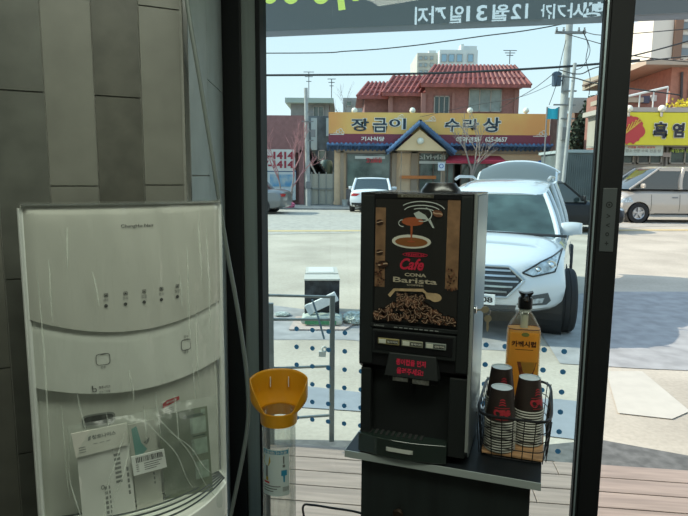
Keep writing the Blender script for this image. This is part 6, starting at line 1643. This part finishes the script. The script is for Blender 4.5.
# yellow-sign shop
YY = 24.5
ys_ = bthing('shop_building', 'shop with dark glass front below the yellow sign', 'building', 660, YY)
mb = MB(); wbox(mb, 606, 110, 780, 146, YY, YY + 2); wbox(mb, 606, 140, 780, 208, YY + .4, YY + 2, G); mb.build('wall', mat('pale_shop_wall', (.36, .33, .28), .85, var=.06, scale=2), ys_, world=True)
mb = MB(); wbox(mb, 606, 108.5, 780, 112, YY - .35, YY + 2); mb.build('cornice', mat('cornice_grey', (.42, .38, .33), .8), ys_, world=True)
for (a, c_) in ((606, 634), (636, 662), (668, 700), (702, 740)): window(ys_, a, 148, c_, 164, YY + .38, mat('shop_frame_grey', (.3, .28, .24), .6), gl=mat('green_shop_glass', (.03, .06, .045), .2, var=.5, scale=2), nm=2)
for (a, c_) in ((618, 645), (647, 662), (667, 700)): window(ys_, a, 168, c_, 205, YY + .38, mat('shop_frame_grey', (0, 0, 0)), gl=mat('hazy_glass', (.25, .24, .2), .3, var=.25, scale=2), nm=2)
mb = MB(); wbox(mb, 662.5, 147, 667, 207, YY + .25, YY + .45, G); mb.build('entrance_pier', mat('pier_grey', (.28, .26, .24), .8), ys_, world=True)
mb = MB(); a, z_, c_, z2_ = R4(663, 157, 670, 152.5, YY + .2); mb.box(a, c_, YY + .18, YY + .24, z_, z2_); mb.build('small_plaque', mat('plaque_grey', (.35, .3, .27), .6), ys_, world=True)
mb = MB(); wtext(mb, '흑염소탕', 669.5, 148.5, 690, 152.5, YY + .30, .03); mb.build('window_lettering', mat('lime_lettering', (.35, .48, .05), .5), ys_, world=True)
ysg = bthing('shop_sign', 'yellow signboard with black Korean lettering and a red round emblem', 'sign', 660, YY - .4); ysg.location.z = at(660, 144, YY - .4).z
mb = MB(); wbox(mb, 604, 113, 780, 144.5, YY - .35, YY - .1); mb.build('board', mat('sign_yellow', (.70, .62, .03), .5, var=.05, scale=1), ysg, world=True)
YT = YY - .38
mb = MB(); [wtext(mb, c_, a - .7, b_ - .5, d_ + .7, e_ + .6, YT, .10) for c_, a, b_, d_, e_ in (('흑', 653, 122, 668, 138.5), ('염', 672, 123, 685, 137.5), ('소', 691, 123, 706, 138))]; mb.build('letter_outline', mat('sign_white', (0, 0, 0)), ysg, world=True)
mb = MB(); [wtext(mb, c_, a, b_, d_, e_, YT - .02, .05) for c_, a, b_, d_, e_ in (('흑', 653, 122, 668, 138.5), ('염', 672, 123, 685, 137.5), ('소', 691, 123, 706, 138))]; mb.build('lettering', mat('sign_black', (.02, .02, .03), .6), ysg, world=True)
mb = MB(); p = at(630, 130, YT); rr_ = random.Random(6); mb.flat([(p.x + (.58 + rr_.uniform(-.05, .06)) * math.cos(2 * PI * i / 40) * 1.0, p.z + (.56 + rr_.uniform(-.05, .05)) * math.sin(2 * PI * i / 40)) for i in range(40)], YT); mb.build('red_emblem', mat('emblem_red', (.50, .05, .05), .6), ysg, world=True)
mb = MB()
for k in range(5): 
    a = at(622 + 3 * k, 136 - 2.2 * k, YT); c_ = at(626 + 3.4 * k, 126 - 2 * k, YT); mb.tube([(a.x, YT - .01, a.z), (c_.x, YT - .01, c_.z)], .025, 5)
a = at(618, 139, YT); c_ = at(641, 121, YT); mb.tube([(a.x, YT - .01, a.z), (c_.x, YT - .01, c_.z)], .03, 5); mb.build('emblem_sprig', mat('sprig_gold', (.65, .42, .06), .6), ysg, world=True)
for px, s_ in ((629, 'round white lamp on the yellow sign just right of the door post'), (662, 'round white lamp on the yellow sign below the brick terrace')): globe(px, 109.5, YY - .4, s_, 'round lamps along the yellow sign')
wb_ = bthing('banner', 'white notice banner with small red and grey lettering under the yellow sign', 'banner', 642, YY - .15); wb_.location.z = at(640, 156, YY).z
mb = MB(); wbox(mb, 612, 145, 663.5, 155.5, YY - .12, YY - .1); mb.build('sheet', mat('banner_pale', (.52, .58, .52), .6), wb_, world=True)
mb = MB(); wtext(mb, '건강을 지키는 보양식', 628, 146.2, 655, 148.2, YY - .14, .02); mb.build('red_lettering', red_ink, wb_, world=True); mb = MB(); wtext(mb, '흑염소 전문 수육 전골 탕', 622, 149.5, 661, 152.2, YY - .14, .0); mb.build('grey_lettering', greyink, wb_, world=True)
fl_ = bthing('flower_pot', 'yellow flowering plant standing on top of the yellow sign cornice', 'plant', 675, YY + .3); fl_.location.z = at(675, 108.5, YY - .35).z
r_ = random.Random(5); mb = MB()
for k in range(120):
    c_ = Vector((r_.gauss(0, .28), r_.gauss(0, .1), .12 + abs(r_.gauss(0, .13)))); d1 = Vector((r_.uniform(-1, 1), r_.uniform(-1, 1), r_.uniform(-1, 1))).normalized() * .05; d2 = d1.cross(Vector((0, 1, .3))).normalized() * .045; mb.quad(c_ - d1, c_ - d2, c_ + d1, c_ + d2)
mb.build('flowers', mat('yellow_flower', (.75, .62, .04), .7), fl_); mb = MB(); mb.box(-.4, .4, -.12, .12, 0, .14); mb.build('planter', brown, fl_, bevel=.02)
ra2 = bthing('apartment_building', 'cream apartment tower far behind the right brick house', 'building', 670, 60)
mb = MB(); wbox(mb, 646, 14, 760, 120, 60, 70, G); mb.build('wall', mat('tower_cream', (.66, .62, .54), .9), ra2, world=True)
mb = MB(); wbox(mb, 675.6, 10, 677, 120, 59.7, 60, G); mb.build('drainpipe', mat('pipe_brown', (.2, .12, .08), .7), ra2, world=True)
for r_ in range(4): window(ra2, 679, 22 + 13 * r_, 720, 30 + 13 * r_, 59.9, mat('pale_window_frame', (0, 0, 0)), gl=mat('tower_glass', (.16, .20, .22), .3), nm=4)

# ================================================================== light and sky
w = bpy.data.worlds.new('sky'); scene.world = w; w.use_nodes = True
N = w.node_tree.nodes; L = w.node_tree.links; bg = N['Background']
tc = N.new('ShaderNodeTexCoord'); sx = N.new('ShaderNodeSeparateXYZ'); L.new(tc.outputs['Generated'], sx.inputs[0])
rp_ = N.new('ShaderNodeValToRGB'); L.new(sx.outputs['Z'], rp_.inputs['Fac'])
e = rp_.color_ramp.elements; e[0].position = 0.0; e[0].color = (.95, .97, .96, 1); e[1].position = .75; e[1].color = (.60, .85, 1.15, 1)
m_ = e.new(.12); m_.color = (.82, .92, .97, 1); m_ = e.new(.3); m_.color = (.68, .84, .95, 1)
L.new(rp_.outputs['Color'], bg.inputs['Color']); bg.inputs['Strength'].default_value = 0.80
sd_ = bpy.data.lights.new('sun', 'SUN'); sd_.energy = 3.9; sd_.angle = math.radians(.6); sd_.color = (1, .92, .77)
so = bpy.data.objects.new('sun', sd_); COL.objects.link(so)
so.rotation_euler = Vector((1.0, -.14, -.72)).to_track_quat('-Z', 'Y').to_euler()
def area(loc, size, size_y, e_, col_, tgt):  # unseen fill areas added below the ceiling to brighten the room
    l = bpy.data.lights.new('fill_light', 'AREA'); l.shape = 'RECTANGLE'; l.size = size; l.size_y = size_y; l.energy = e_; l.color = col_
    o = bpy.data.objects.new('fill_light', l); COL.objects.link(o); o.location = loc; o.rotation_euler = (Vector(tgt) - Vector(loc)).to_track_quat('-Z', 'Y').to_euler()
area((-.15, .50, 2.46), 1.2, .35, 12.5, (.93, 1.0, .83), (-.15, .5, 0)); area((.95, .45, 2.46), 1.2, .3, 7.5, (.93, 1.0, .85), (.95, .45, 0))
scene.view_settings.view_transform = 'Standard'; scene.view_settings.look = 'None'; scene.view_settings.exposure = 0.55
scene.cycles.use_denoising = True
scene.cycles.max_bounces = 8; scene.cycles.transparent_max_bounces = 24; scene.cycles.caustics_reflective = False; scene.cycles.caustics_refractive = False
for o in bpy.data.objects:
    if o.type == 'MESH' and o.get('category') is None and o.parent is None and o.get('kind') is None: print('UNTAGGED', o.name)
